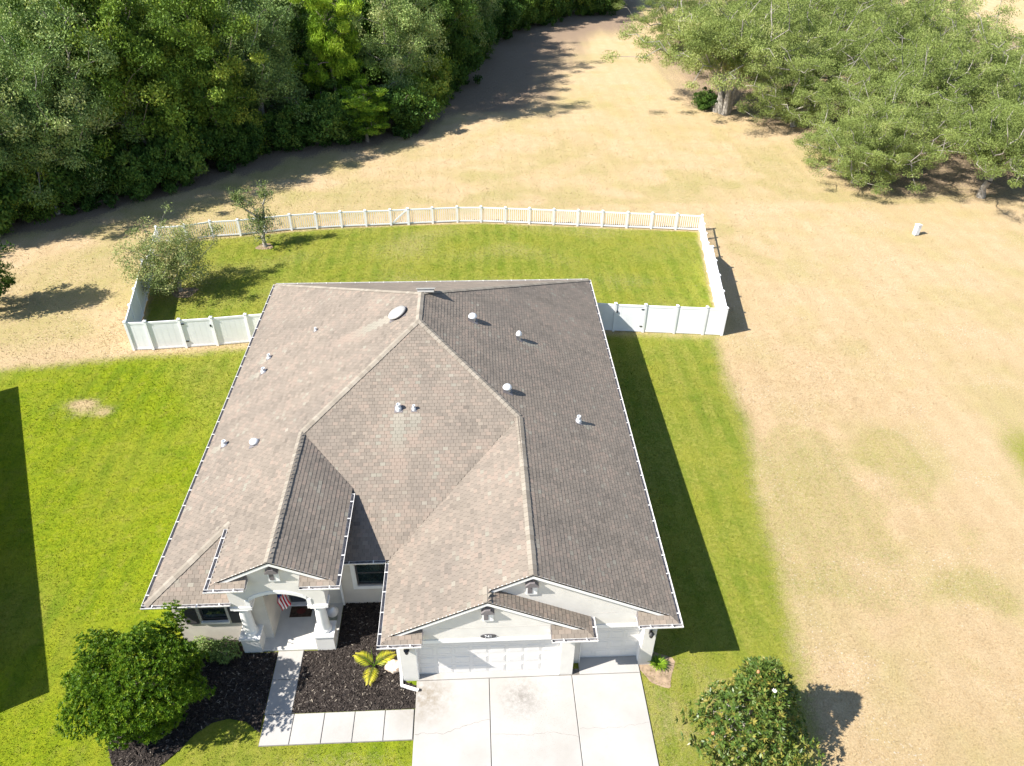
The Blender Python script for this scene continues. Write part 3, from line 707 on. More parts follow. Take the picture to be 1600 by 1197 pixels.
# ---- windows
def window(x0, x1, y, z0, z1, trim):
    w_ = MB(); f = .055
    w_.box(x0, x1, y+.05, y+.12, z0, z0+f); w_.box(x0, x1, y+.05, y+.12, z1-f, z1); w_.box(x0, x0+f, y+.051, y+.119, z0+f, z1-f); w_.box(x1-f, x1, y+.051, y+.119, z0+f, z1-f)
    zm = (z0+z1)/2; w_.box(x0+f, x1-f, y+.055, y+.115, zm-.025, zm+.025)
    wo = w_.build('window', M['charcoal'], house)
    for za, zb in ((z0+f, zm-.025), (zm+.025, z1-f)): MB().box(x0+f, x1-f, y+.08, y+.09, za, zb).build('pane', M['glass'], wo)
    if trim:
        t_ = .16
        MB().box(x0-t_, x1+t_, y-.035, y+.03, z0-t_, z0-.001).build('window_sill', M['trim'], wo)
        for xx in (x0-t_, x1): MB().box(xx, xx+t_, y-.03, y+.028, z0, z1+.1).build('window_casing', M['trim'], wo)
    else:
        MB().box(x0-.04, x1+.04, y-.09, y+.05, z0-.09, z0).build('window_sill', M['trim'], wo)
        for xx in (x0-.09, x1+.001): MB().box(xx, xx+.09, y-.03, y+.05, z0, z1+.05).build('window_casing', M['stucco'], wo)
    return wo
wo = window(1.42, 2.32, 2.38, 1.22, 2.40, False)
for xx in (.86, 2.43):
    sh = MB(); sh.box(xx, xx+.44, 2.325, 2.378, 1.10, 2.42)
    s_ = sh.build('shutter', M['charcoal'], house)
    for zz in (1.17, 1.79): MB().box(xx+.06, xx+.38, 2.310, 2.326, zz, zz+.54).build('shutter_panel', M['charcoal'], s_)
window(6.65, 7.85, 3.8, 1.05, 2.35, True)

# ---- garage doors with raised panels
def garage_door(x0, x1, y, h, nc, nr=4):
    dd = MB(); rh = h/nr
    for r_ in range(nr): dd.box(x0, x1, y, y+.05, r_*rh+.004, (r_+1)*rh-.004)
    dd.box(x0, x1, y+.012, y+.04, 0, h)
    do = dd.build('garage_door', M['door_white'], house)
    cw = (x1-x0)/nc; px, pz = cw*.78, rh*.60
    bm_ = MB(); e = .025
    bm_.add([(-px/2,0,-pz/2),(px/2,0,-pz/2),(px/2,0,pz/2),(-px/2,0,pz/2),(-px/2+e,-.010,-pz/2+e),(px/2-e,-.010,-pz/2+e),(px/2-e,-.010,pz/2-e),(-px/2+e,-.010,pz/2-e)],
            [(4,5,6,7),(0,1,5,4),(1,2,6,5),(2,3,7,6),(3,0,4,7)])
    fr = []
    for (ax0, ax1, az0, az1) in ((-px/2-.02, px/2+.02, -pz/2-.02, -pz/2), (-px/2-.02, px/2+.02, pz/2, pz/2+.02), (-px/2-.02, -px/2, -pz/2, pz/2), (px/2, px/2+.02, -pz/2, pz/2)):
        bm_.box(ax0, ax1, -.006, .002, az0, az1)
    me = bpy.data.meshes.new('door_panel'); me.from_pydata(bm_.v, [], bm_.f); me.materials.append(M['door_white'])
    for r_ in range(nr):
        for c in range(nc): piece('door_panel', me, do, (x0+(c+.5)*cw, y-.001, (r_+.5)*rh))
    MB().box(x0, x1, y-.01, y+.04, 0, .03).build('bottom_seal', M['charcoal'], do)
garage_door(9.03, 13.87, yAw+.22, 2.22, 8); garage_door(14.64, 16.70, yBw+.22, 2.18, 4)

# ---- gable vents, number plaque, wall lamps
def gvent(x, y, z, w_=.36, h=.62):
    v = MB(); N_ = 10
    pts = [(x-w_/2, y, z-h/2), (x+w_/2, y, z-h/2), (x+w_/2, y, z+h*.38)] + [(x + w_/2*math.cos(math.pi*i/N_), y, z+h*.38+.10*math.sin(math.pi*i/N_)) for i in range(1, N_)] + [(x-w_/2, y, z+h*.38)]
    v.prism(pts, (0, -.05, 0)); vo = v.build('gable_vent', M['trim'], house)
    MB().prism([(x-w_/2-.03, y, z+h*.30), (x+w_/2+.03, y, z+h*.30), (x+w_/2+.03, y, z+h*.40), (x+.08, y, z+h*.62), (x-.08, y, z+h*.62), (x-w_/2-.03, y, z+h*.40)], (0, -.17, 0)).build('vent_hood', M['vent_bronze'], vo)
    MB().box(x-w_*.36, x+w_*.05, y-.064, y-.048, z-h*.38, z+h*.30).build('vent_louvre', M['vent_bronze'], vo)
gvent(4.49, yPw, 4.18); gvent(11.43, yAw, 3.64); gvent(12.84, yBw, 4.40)
pq = MB(); pq.prism([(11.44+.26*math.cos(2*math.pi*i/28), yAw-.001, 2.475+.10*math.sin(2*math.pi*i/28)) for i in range(28)], (0, -.03, 0))
pq = pq.build('number_plaque', M['charcoal'], house)
fc = bpy.data.curves.new('house_number', 'FONT'); fc.body = '741'; fc.size = .17; fc.align_x = 'CENTER'; fc.align_y = 'CENTER'; fc.extrude = .006
fo = bpy.data.objects.new('tmp', fc); COL.objects.link(fo); bpy.context.view_layer.update()
tm = bpy.data.meshes.new_from_object(fo.evaluated_get(bpy.context.evaluated_depsgraph_get())); bpy.data.objects.remove(fo)
tm.name = 'house_number'; tm.materials.clear(); tm.materials.append(M['vinyl'])
no = bpy.data.objects.new('house_number', tm); link(no, pq); no.location = Vector((11.44, yAw-.036, 2.475))-org(pq); no.rotation_euler = (R(90), 0, 0)
def lamp(x, y, z):
    l = MB(); l.box(x-.05, x+.05, y-.02, y, z-.1, z+.1); l.beam((x, y, z+.05), (x, y-.12, z+.08), .02, .02)
    l.lathe((x, y-.13, z-.12), [(.03,0),(.06,.02),(.085,.17),(.10,.19),(.02,.26)], 10); l.build('wall_lamp', M['black_metal'], house)
lamp(8.74, yAw, 1.95); lamp(16.93, yBw-.12, 1.95)
# downspouts
ds = MB(); ds.box(8.36, 8.46, .62, .72, .12, 2.62)
ds.beam((8.40, .70, .10), (8.44, .30, .06), .09, .09); ds.beam((8.42, .31, .06), (9.02, .10, .05), .09, .09)
do = ds.build('downspout', M['trim'], house); MB().box(8.99, 9.09, .06, .15, .015, .095).build('downspout_outlet', M['black_metal'], do)
MB().box(6.02, 6.09, 3.66, 3.73, .1, 2.5).build('downspout', M['trim'], house)
MB().box(17.16, 17.25, 1.15, 1.24, .1, 2.62).build('downspout', M['trim'], house)
MB().box(17.15, 17.27, 1.45, 1.72, .9, 1.35).build('meter_box', M['vent_grey'], house)
# hose bib box on the right wall
MB().box(17.15, 17.24, .95, 1.03, .45, .55).build('outdoor_tap', M['trim'], house)

# ---- things on the roof
def rz(pl, x, y): return zpl(PL[pl], x, y)
def dome(pl, x, y, r_, h, mat='vent_white'):
    z = rz(pl, x, y); uu, vv, nn = plane_basis(PL[pl])
    b = MB().lathe((x, y, z-.05), [(r_*.62,0),(r_*.62,h*.75),(r_,h*.72),(r_*1.0,h*.82),(r_*.8,h*1.05),(r_*.45,h*1.2),(.02,h*1.25)], 20)
    o = b.build('roof_vent', M[mat], house, smooth=True)
    MB().obox(Vector((x, y, z))+nn*.018, (uu, vv, nn), (r_*1.15, r_*1.15, .004)).build('flashing', M['vent_bronze'], o)
def pipe(pl, x, y, r_, h, mat='vent_white'):
    z = rz(pl, x, y); uu, vv, nn = plane_basis(PL[pl])
    b = MB().lathe((x, y, z-.05), [(r_*1.5,0),(r_*1.35,h*.45),(r_,h*.6),(r_,h),(r_*.7,h),(r_*.7,h*.8)], 14)
    o = b.build('vent_pipe', M[mat], house, smooth=False)
    MB().obox(Vector((x, y, z))+nn*.018, (uu, vv, nn), (r_*1.9, r_*1.9, .004)).build('flashing', M['vent_bronze'], o)
dome('R', 11.1, 14.1, .20, .32); dome('R', 12.45, 9.8, .19, .30); dome('L', 2.36, 8.62, .19, .22)
dome('R', 13.16, 14.06, .14, .40); pipe('R', 15.40, 9.50, .085, .38)
pipe('L', 3.74, 15.72, .055, .22); pipe('L', 1.50, 15.17, .075, .26); pipe('L', 1.47, 14.08, .085, .28); pipe('L', .80, 9.48, .085, .28)
pipe('F', 8.15, 8.81, .085, .30); pipe('F', 8.75, 8.78, .06, .26)
uu, vv, nn = plane_basis(PL['L']); z = rz('L', 7.9, 13.64)
fan = MB().lathe(Vector((7.9, 13.64, z)), [(.30,0),(.30,.10),(.43,.09),(.44,.12),(.40,.17),(.22,.215),(.02,.225)], 28, nn).build('attic_fan', M['vent_grey'], house, smooth=True)
MB().obox(Vector((7.9, 13.64, z))+nn*.02, (uu, vv, nn), (.40, .40, .004)).build('flashing', M['vent_bronze'], fan)
uu, vv, nn = plane_basis(PL['B']); z = rz('B', 9.05, 14.95)
ov = MB().obox(Vector((9.05, 14.95, z))+nn*.09, (uu, vv, nn), (.36, .26, .07)).build('ridge_vent_box', M['vent_grey'], house)
MB().obox(Vector((9.05, 14.95, z))+nn*.175, (uu, vv, nn), (.42, .32, .012)).build('vent_lid', M['vent_grey'], ov)

# ================================================================== NEIGHBOUR (its shadow falls on the lawn)
nb = empty('neighbour_house', (-17, 4, 0), 'neighbouring beige house beyond the left lawn whose shadow falls on the grass', 'house')
ea = Vector((-15.3, 17.25)); eb = Vector((-6.16, -.22)); ed = (eb-ea).normalized(); en = Vector((ed.y, -ed.x))
if en.x > 0: en = -en
L_, W_ = (eb-ea).length, 14.0
def nbp(s_, t_, z_): q = ea + ed*s_ + en*t_; return (q.x, q.y, z_)
m_ = MB(); hw = W_/2
m_.add([nbp(0,0,2.75), nbp(L_,0,2.75), nbp(L_,W_,2.75), nbp(0,W_,2.75), nbp(hw,hw,2.75+S*hw), nbp(L_-hw,hw,2.75+S*hw)], [(0,1,5,4),(1,2,5),(2,3,4,5),(3,0,4),(3,2,1,0)])
m_.build('roof', M['shingle'], nb)
m_ = MB(); m_.prism([nbp(.5,.5,0), nbp(L_-.5,.5,0), nbp(L_-.5,W_-.5,0), nbp(.5,W_-.5,0)], (0,0,2.72)); m_.build('wall', M['stucco'], nb)
# ================================================================== PAVING AND BEDS
drv = MB().box(8.94, 16.74, -12.5, .72, -.05, .012).build('driveway', M['joint']); tag(drv, 'pale concrete driveway in front of the garage doors', kind='structure')
def slab(parent, x0, x1, y0, y1, z1):
    b = MB(); e = .012; g = .010
    x0 += g; x1 -= g; y0 += g; y1 -= g
    b.add([(x0,y0,0),(x1,y0,0),(x1,y1,0),(x0,y1,0),(x0,y0,z1-e),(x1,y0,z1-e),(x1,y1,z1-e),(x0,y1,z1-e),(x0+e,y0+e,z1),(x1-e,y0+e,z1),(x1-e,y1-e,z1),(x0+e,y1-e,z1)],
          [(0,1,5,4),(1,2,6,5),(2,3,7,6),(3,0,4,7),(4,5,9,8),(5,6,10,9),(6,7,11,10),(7,4,8,11),(8,9,10,11)])
    return b.build('slab', M['concrete'], parent)
for x0, x1 in ((8.94, 11.45), (11.45, 14.33), (14.33, 16.74)):
    for y0, y1 in ((-12.5, -8.2), (-8.2, -3.9), (-3.9, .47)): slab(drv, x0, x1, y0, y1, .05)
slab(drv, 8.99, 13.9, .47, .74, .054); slab(drv, 14.60, 16.74, .47, 1.13, .054)
def crack(pts, w0=.011):
    b = MB(); P = []
    for (xa_, ya), (xb_, yb) in zip(pts, pts[1:]):
        n = 9
        for i in range(n): 
            t = i/n; P.append((xa_+(xb_-xa_)*t, ya+(yb-ya)*t+rng.uniform(-.035, .035)))
    P.append(pts[-1])
    for i in range(len(P)-1):
        (ax, ay), (bx, by) = P[i], P[i+1]; w1 = w0*rng.uniform(.5, 1.1)
        b.add([(ax, ay-w1, .0535), (bx, by-w1, .0535), (bx, by+w1, .0535), (ax, ay+w1, .0535)], [(0,1,2,3)])
    b.build('crack', M['joint'], drv)
crack([(8.97,-1.42),(9.9,-1.44),(10.6,-1.22),(11.42,-1.03)], .006); crack([(11.48,-1.52),(12.6,-1.6),(13.5,-1.55),(14.3,-1.75)], .004); crack([(14.36,-1.45),(15.6,-1.5),(16.7,-1.35)], .003)
wk = MB().box(3.98, 8.93, -1.60, -.54, -.05, .010); wk.box(3.95, 4.86, -.54, 1.85, -.05, .010)
wk = wk.build('walkway', M['joint']); tag(wk, 'concrete footpath from the porch to the driveway', kind='structure')
slab(wk, 3.95, 4.86, .72, 1.84, .045); slab(wk, 3.95, 4.86, -.54, .72, .045)
for x0, x1 in ((3.99, 4.95), (4.95, 5.96), (5.96, 6.96), (6.96, 7.96), (7.96, 8.92)): slab(wk, x0, x1, -1.59, -.54, .045)
def bed(poly, name, label):
    n = 60; V = [(x, y, .028) for x, y in poly]
    b = MB(); b.add(V, [tuple(range(len(V)))])
    o = b.build(name, M['mulch']); tag(o, label, kind='structure')
    xs = [p_[0] for p_ in poly]; ys = [p_[1] for p_ in poly]
    area = (max(xs)-min(xs))*(max(ys)-min(ys)); r_ = np.random.default_rng(5); C = []
    for k in range(int(area*330)):
        x, y = r_.uniform(min(xs), max(xs)), r_.uniform(min(ys), max(ys))
        if inside(x, y, poly): C.append((x, y, .03+r_.uniform(0, .03)))
    C = np.array(C); m_ = len(C)
    d = r_.normal(size=(m_,3)); d[:,2] *= .35; d /= np.linalg.norm(d, axis=1)[:,None]
    s_ = np.cross(d, r_.normal(size=(m_,3))*np.array([.4,.4,1])); s_ /= np.linalg.norm(s_, axis=1)[:,None]
    l = r_.uniform(.02, .06, (m_,1)); w1 = r_.uniform(.006, .018, (m_,1))
    V = np.stack([C-d*l-s_*w1, C+d*l-s_*w1, C+d*l+s_*w1, C-d*l+s_*w1], 1).reshape(-1,3)
    me = npmesh('mulch_chips', V, np.arange(4*m_).reshape(-1,4), M['chip'], np.repeat(r_.random(m_)**1.5, 4))
    o2 = bpy.data.objects.new('mulch_chips', me); link(o2, o); o2['kind'] = 'stuff'
curve = [(3.93,-1.15),(3.4,-.75),(2.8,-.62),(2.3,-.75),(1.85,-1.1),(1.5,-1.6),(1.15,-2.0),(.75,-2.3),(.3,-2.42),(-.15,-2.3),(-.5,-1.95),(-.8,-1.4),(-.95,-.6),(-.9,.3),(-.7,1.1),(-.3,1.8),(.1,2.3),(.5,2.37)]
bed([(2.76,2.37),(2.76,1.8),(3.94,1.8)] + curve, 'mulch_bed', 'dark mulch bed under the round bush beside the porch')
bed([(4.87,1.82),(6.02,1.82),(6.02,3.79),(8.48,3.79),(8.48,.5),(8.93,.3),(8.93,-.53),(4.87,-.53)], 'mulch_bed', 'dark mulch bed between the footpath and the garage')
b = MB(); pts = []
for i in range(22):
    a = 2*math.pi*i/22; pts.append((17.35+(.62+.16*math.sin(3*a))*math.cos(a), .62+(.8+.2*math.cos(2*a+1))*math.sin(a), .012))
b.add(pts, [tuple(range(22))]); tag(b.build('bare_soil', M['soil']), 'small bare sandy patch at the garage corner', kind='structure')

# ================================================================== FENCES
def xy(v): return Vector((v[0], v[1], 0))
def post(par, p, h, w_=.127):
    x, y = p[0], p[1]
    o = MB().box(x-w_/2, x+w_/2, y-w_/2, y+w_/2, 0, h).build('post', M['vinyl'], par)
    c = MB(); e = w_/2+.02
    c.add([(x-e,y-e,h),(x+e,y-e,h),(x+e,y+e,h),(x-e,y+e,h),(x-e,y-e,h+.03),(x+e,y-e,h+.03),(x+e,y+e,h+.03),(x-e,y+e,h+.03),(x,y,h+.085)],
          [(3,2,1,0),(0,1,5,4),(1,2,6,5),(2,3,7,6),(3,0,4,7),(4,5,8),(5,6,8),(6,7,8),(7,4,8)])
    c.build('post_cap', M['vinyl'], o)
def bar(p, q, z0, z1, th, za=None, zb=None):
    """upright plate between two 2D points; za/zb override the top at either end"""
    p, q = xy(p), xy(q); d = (q-p).normalized(); s_ = Vector((-d.y, d.x, 0))*th/2
    zt0 = z1 if za is None else za; zt1 = z1 if zb is None else zb
    A = [p-s_, q-s_, q+s_, p+s_]
    return [(v.x, v.y, z0) for v in A] + [(A[0].x, A[0].y, zt0), (A[1].x, A[1].y, zt1), (A[2].x, A[2].y, zt1), (A[3].x, A[3].y, zt0)]
BF = [(3,2,1,0),(4,5,6,7),(0,1,5,4),(1,2,6,5),(2,3,7,6),(3,0,4,7)]
def inset(p, q, k=.064):
    p, q = xy(p), xy(q); d = (q-p).normalized()*k; return p+d, q-d
def privacy_bay(par, p, q, h0=1.80, h1=1.80, name='panel'):
    p2, q2 = inset(p, q)
    pan = MB().add(bar(p2, q2, .10, 0, .025, h0-.09, h1-.09), BF).build(name, M['vinyl'], par)
    # vertical tongue-and-groove lines as shallow proud boards
    L = (q2-p2).length; n = max(2, int(L/.28)); d = (q2-p2)/n
    for i in range(n):
        s0, s1 = p2+d*(i+.02), p2+d*(i+.98); ha = h0+(h1-h0)*i/n-.092; hb = h0+(h1-h0)*(i+1)/n-.092
        MB().add(bar(s0, s1, .12, 0, .034, ha, hb), BF).build('board', M['vinyl'], pan)
    r_ = MB().add([(x, y, z) for x, y, z in bar(p2, q2, .04, .14, .055)], BF).build('bottom_rail', M['vinyl'], par)
    v = bar(p2, q2, 0, 0, .06, h0, h1); v = [(v[i][0], v[i][1], v[i+4][2]-.12) for i in range(4)] + v[4:]
    MB().add(v, BF).build('top_rail', M['vinyl'], par)
    return pan
pk = MB().box(-.019, .019, -.012, .012, 0, .98)
pkm = bpy.data.meshes.new('picket'); pkm.from_pydata(pk.v, [], pk.f); pkm.materials.append(M['vinyl'])
npick = 0
def picket_bay(par, p, q, h=1.20, n=12, name='picket', gate=False):
    global npick
    p2, q2 = inset(p, q); d = q2-p2; ang = math.atan2(d.y, d.x)
    host = par
    if gate:
        p2, q2 = inset(p, q, .09); d = q2-p2
        host = MB().add(bar(p2, q2, h-.09, h, .05), BF).build('gate', M['vinyl'], par)
        MB().add(bar(p2, q2, .10, .19, .05), BF).build('gate_rail', M['vinyl'], host)
        dn = d.normalized(); s_ = Vector((-dn.y, dn.x, 0))
        MB().beam(p2+Vector((0,0,.16))-s_*.03, q2+Vector((0,0,h-.06))-s_*.03, .03, .09).build('gate_brace', M['vinyl'], host)
        n = 8
    else:
        MB().add(bar(p2, q2, h-.09, h, .05), BF).build('top_rail', M['vinyl'], par)
        MB().add(bar(p2, q2, .08, .17, .05), BF).build('bottom_rail', M['vinyl'], par)
    for i in range(n):
        c = p2 + d*((i+.5)/n); o = piece('picket', pkm, host, (c.x, c.y, .14), rot=(0, 0, ang)); npick += 1
    return host
def gate_hw(par, p, q):
    p, q = xy(p), xy(q); d = (q-p).normalized(); s_ = Vector((-d.y, d.x, 0))
    if s_.y > 0: s_ = -s_
    for z_ in (.42, 1.55):
        c = q - d*.12 + s_*.045 + Vector((0,0,z_)); MB().obox(c, (d, s_, Vector((0,0,1))), (.11, .012, .03)).build('hinge', M['black_metal'], par)
    c = p + d*.10 + s_*.05 + Vector((0,0,1.35)); MB().obox(c, (d, s_, Vector((0,0,1))), (.04, .03, .06)).build('latch', M['black_metal'], par)
def lerp(p, q, n): return [(p[0]+(q[0]-p[0])*i/n, p[1]+(q[1]-p[1])*i/n) for i in range(n+1)]
# left: run beside the house with a gate, then along the side
fl = empty('privacy_fence', (-4, 21.4, 0), 'solid white vinyl fence with gate running left of the house', 'fence')
PLF = [(-7.80,21.22),(-6.75,21.25),(-4.98,21.40),(-3.30,21.55),(-1.50,21.80),(.34,22.0)]
for p_ in PLF: post(fl, p_, 1.86)
for i in range(len(PLF)-1):
    q_ = privacy_bay(fl, PLF[i], PLF[i+1], name='gate' if i == 2 else 'panel')
    if i == 2: gate_hw(q_, PLF[i+1], PLF[i])
SL = lerp((-7.80,21.22), (-9.30,28.4), 4)
fs_ = empty('privacy_fence', (-8.5, 25, 0), 'solid white vinyl side fence behind the leafy small tree, stepping down to pickets', 'fence')
for p_ in SL[1:]: post(fs_, p_, 1.86)
for i in range(4): privacy_bay(fs_, SL[i], SL[i+1])
tp = (-9.62, 30.0); post(fs_, tp, 1.26); privacy_bay(fs_, SL[-1], tp, 1.78, 1.18)
# right
fr_ = empty('privacy_fence', (21, 22, 0), 'solid white vinyl fence with gate running right of the house', 'fence')
PRF = [(17.32,22.62),(19.22,22.30),(20.92,22.12),(22.70,21.93),(24.36,21.75),(25.45,21.62)]
for p_ in PRF: post(fr_, p_, 1.86)
for i in range(len(PRF)-1):
    q_ = privacy_bay(fr_, PRF[i], PRF[i+1], name='gate' if i == 1 else 'panel')
    if i == 1: gate_hw(q_, PRF[i], PRF[i+1])
SR = lerp((25.45,21.62), (26.62,29.2), 4)
fq = empty('privacy_fence', (26, 25.5, 0), 'solid white vinyl side fence edging the dry field, stepping down to pickets', 'fence')
for p_ in SR[1:]: post(fq, p_, 1.86)
for i in range(4): privacy_bay(fq, SR[i], SR[i+1])
tq = (26.88, 30.9); post(fq, tq, 1.26); privacy_bay(fq, SR[-1], tq, 1.78, 1.18)
# back: low picket fence on a shallow curve
pf = empty('picket_fence', (8, 37, 0), 'low white picket fence curving along the back of the yard', 'fence')
for i, p_ in enumerate(POSTS): post(pf, p_, 1.25, .127 if i != 10 else .17)
for i in range(len(POSTS)-1):
    if i == 9: picket_bay(pf, POSTS[i], POSTS[i+1], gate=True)
    else: picket_bay(pf, POSTS[i], POSTS[i+1], n=11)
for A, B, n_ in ((tp, POSTS[0], 3), (tq, POSTS[-1], 3)):
    L_ = lerp(A, B, n_)
    for p_ in L_[1:-1]: post(pf, p_, 1.25)
    for i in range(n_): picket_bay(pf, L_[i], L_[i+1], n=8)
# utility marker in the field
um = MB(); um.box(43.0, 43.34, 34.05, 34.35, .05, .75); um = thing('utility_pedestal', um, M['vinyl'], 'small white utility pedestal standing alone in the dry field', 'utility box', base=(43.17, 34.2, 0))
um.rotation_euler = (R(-6), R(8), R(15))
c_u = MB().box(42.97, 43.37, 34.02, 34.38, .75, .82); c_u.build('pedestal_cap', M['trim'], um)
c_u = MB().box(43.05, 43.29, 34.1, 34.3, -.1, .06); c_u.build('pedestal_foot', M['vent_grey'], um)

# ================================================================== SMALL THINGS AT THE FRONT
mat_o = MB().box(4.08, 4.88, 3.22, 3.68, .071, .092); mat_o = thing('doormat', mat_o, M['mat'], 'dark brown doormat on the porch floor at the front door', 'doormat')
MB().prism([(4.48+.17*math.cos(2*math.pi*i/20), 3.47+.12*math.sin(2*math.pi*i/20), .0925) for i in range(20)], (0,0,.003)).build('mat_emblem', simple('mat_red', (.12,.035,.03), .9, .1, .3, 20), mat_o)
# flag hanging from an angled pole on the entry wall
fg = empty('flag', (3.74, 2.75, 2.3), 'red and white striped flag hanging from an angled pole in the porch arch', 'flag')
MB().tube([(3.72,2.75,2.15),(4.62,2.42,2.86)], .014, 8).build('flag_pole', M['vent_white'], fg)
MB().box(3.72,3.78,2.70,2.80,2.07,2.23).build('pole_bracket', M['lead'], fg)
b = MB(); NC, NR = 39, 26
def fpt(i, j):
    u, v = i/NC, j/NR
    x = 4.14+.40*u + .035*math.sin(v*7+u*2) + .02*v; z = 2.58 + .26*u - v*1.0
    y = 2.44 + .05*math.sin(u*17+v*2.0)+.03*math.sin(v*9+u*5); return (x, y, z)
V = [fpt(i, j) for j in range(NR+1) for i in range(NC+1)]; F = []; mi = []
for j in range(NR):
    for i in range(NC):
        F.append((j*(NC+1)+i, (j+1)*(NC+1)+i, (j+1)*(NC+1)+i+1, j*(NC+1)+i+1))
        st = i//3; mi.append(2 if (j < 9 and st < 7) else (0 if st % 2 == 0 else 1))
b.add(V, F); b.mi = mi; b.build('flag_cloth', [M['flag_red'], M['flag_white'], M['flag_blue']], fg, smooth=True)
# ridged white ornament beside the right porch column
og = empty('garden_ornament', (5.72, 3.05, .07), 'white ridged ornament on a dark blue base by the right porch column', 'ornament')
MB().lathe((5.72,3.05,.07), [(.13,0),(.17,.06),(.19,.22),(.14,.34),(.11,.36)], 18).build('pot', M['sage'], og, smooth=True)
MB().lathe((5.70,3.05,.43), [(.10,0),(.16,.05),(.17,.12),(.10,.18)], 18).build('base_ball', M['blue_glaze'], og, smooth=True)
pr_ = []
for i in range(9): h = i*.04; rr = .19*math.cos(i/9*1.35); pr_ += [(rr*.72, h), (rr*1.12, h+.016), (rr*.72, h+.036)]
MB().lathe((5.76,3.02,.58), pr_, 20, (.25,-.25,1)).build('ridged_shell', M['vinyl'], og, smooth=True)
# boulder
rk = MB(); bm_v = []; SEG, RN = 16, 10
for j in range(RN+1):
    th = math.pi*j/RN
    for i in range(SEG):
        ph = 2*math.pi*i/SEG; d = Vector((math.sin(th)*math.cos(ph), math.sin(th)*math.sin(ph), math.cos(th)))
        k = 1 + .30*noise.noise(d*1.6+Vector((3,1,2))) + .12*noise.noise(d*4)
        bm_v.append((8.12+d.x*.30*k, .98+d.y*.22*k, .15+d.z*.20*k))
rk.add(bm_v, [(j*SEG+i, (j+1)*SEG+i, (j+1)*SEG+(i+1) % SEG, j*SEG+(i+1) % SEG) for j in range(RN) for i in range(SEG)])
thing('boulder', rk, M['rock'], 'pale pinkish limestone boulder in the mulch by the garage pier', 'rock', base=(8.12, .98, 0))
# ================================================================== TREES AND PLANTS
def unit(a): return a/np.maximum(np.linalg.norm(a, axis=-1, keepdims=True), 1e-9)
def leaves(r_, C, D, L, Wd, tint, curl=.0):
    """rhombic leaves: centres C, directions D, lengths L, widths Wd"""
    n = len(C); D = unit(D); S_ = unit(np.cross(D, r_.normal(size=(n,3)))); L = L.reshape(-1,1); Wd = Wd.reshape(-1,1)
    V = np.stack([C-D*L*.5, C+S_*Wd*.5-D*L*.05, C+D*L*.5, C-S_*Wd*.5-D*L*.05], 1).reshape(-1,3)
    return V, np.repeat(tint, 4)
def skeleton(r_, trunk, tips, twist=.12):
    """connect every tip to the growing branch network"""
    nodes = [np.array(p, float) for p in trunk]; par = [-1]+list(range(len(trunk)-1)); plen = [0.]
    for i in range(1, len(nodes)): plen.append(plen[-1]+np.linalg.norm(nodes[i]-nodes[i-1]))
    top = nodes[-1]; order = np.argsort(np.linalg.norm(tips-top, axis=1)); tipn = []
    for k in order:
        A = np.array(nodes); d = np.linalg.norm(A-tips[k], axis=1)
        low = np.maximum(0, A[:,2]-tips[k][2])*.8; j0 = max(1, len(trunk)//2)
        cost = d + .35*np.array(plen) + low; cost[:j0] += 50
        j = int(np.argmin(cost)); a = nodes[j]; v = tips[k]-a; L = np.linalg.norm(v)
        if L > 1.0:
            mid = a + v*.5 + r_.normal(size=3)*twist*L*.6 + np.array([0,0,.10*L])
            nodes.append(mid); par.append(j); plen.append(plen[j]+L*.5); j = len(nodes)-1
        nodes.append(tips[k]); par.append(j); plen.append(plen[j]+np.linalg.norm(tips[k]-nodes[j])); tipn.append(len(nodes)-1)
    cnt = np.zeros(len(nodes))
    for t in tipn: cnt[t] += 1
    for i in range(len(nodes)-1, 0, -1): cnt[par[i]] += cnt[i]
    return np.array(nodes), par, cnt
def limb_mesh(name, nodes, par, cnt, r_tip, expo, mat, sides=6, flare=1.5):
    rad = r_tip*np.maximum(cnt, 1)**expo; b = MB()
    for i in range(1, len(nodes)):
        j = par[i]; r0 = min(rad[j], rad[i]*1.5); r1_ = rad[i]
        if j == 0: r0 = rad[0]*flare
        b.tube([nodes[j], nodes[i]], [r0, r1_], sides if r1_ > r_tip*2 else 4, cap=False)
    me = bpy.data.meshes.new(name); me.from_pydata(b.v, [], b.f); me.materials.append(mat)
    me.polygons.foreach_set('use_smooth', [True]*len(me.polygons)); return me
def crown_tips(r_, n, c, rad, lobes=.35, zmin=None, fill=2.4, seed=0):
    out = []
    while len(out) < n:
        d = unit(r_.normal(size=3)); k = 1 + lobes*noise.noise(Vector(d)*1.9+Vector((seed*3.1, 0, 0)))*1.6
        p = np.array(c) + d*np.array(rad)*k*r_.random()**(1/fill)
        if zmin is not None and p[2] < zmin: continue
        out.append(p)
    return np.array(out)
def clumps(r_, tips, per, rc, flat, L, Wd, center, out_bias=.6, up=.35, tint_sd=.22, droop=0.):
    n = len(tips)*per; T = np.repeat(tips, per, 0)
    sz = np.repeat(r_.uniform(.65, 1.25, len(tips)), per)[:,None]
    off = unit(r_.normal(size=(n,3)))*(r_.random((n,1))**.55)*rc*sz; off[:,2] *= flat
    C = T + off; C[:,2] -= droop*np.abs(off[:,0]*off[:,1])
    D = unit(off)*out_bias + r_.normal(size=(n,3))*.6 + np.array([0,0,up])
    tt = np.repeat(np.clip(.42+r_.normal(size=len(tips))*tint_sd, .02, .98), per) + r_.normal(size=n)*.13
    return leaves(r_, C, D, L*r_.uniform(.6,1.3,n), Wd*r_.uniform(.6,1.3,n), np.clip(tt, 0, 1))
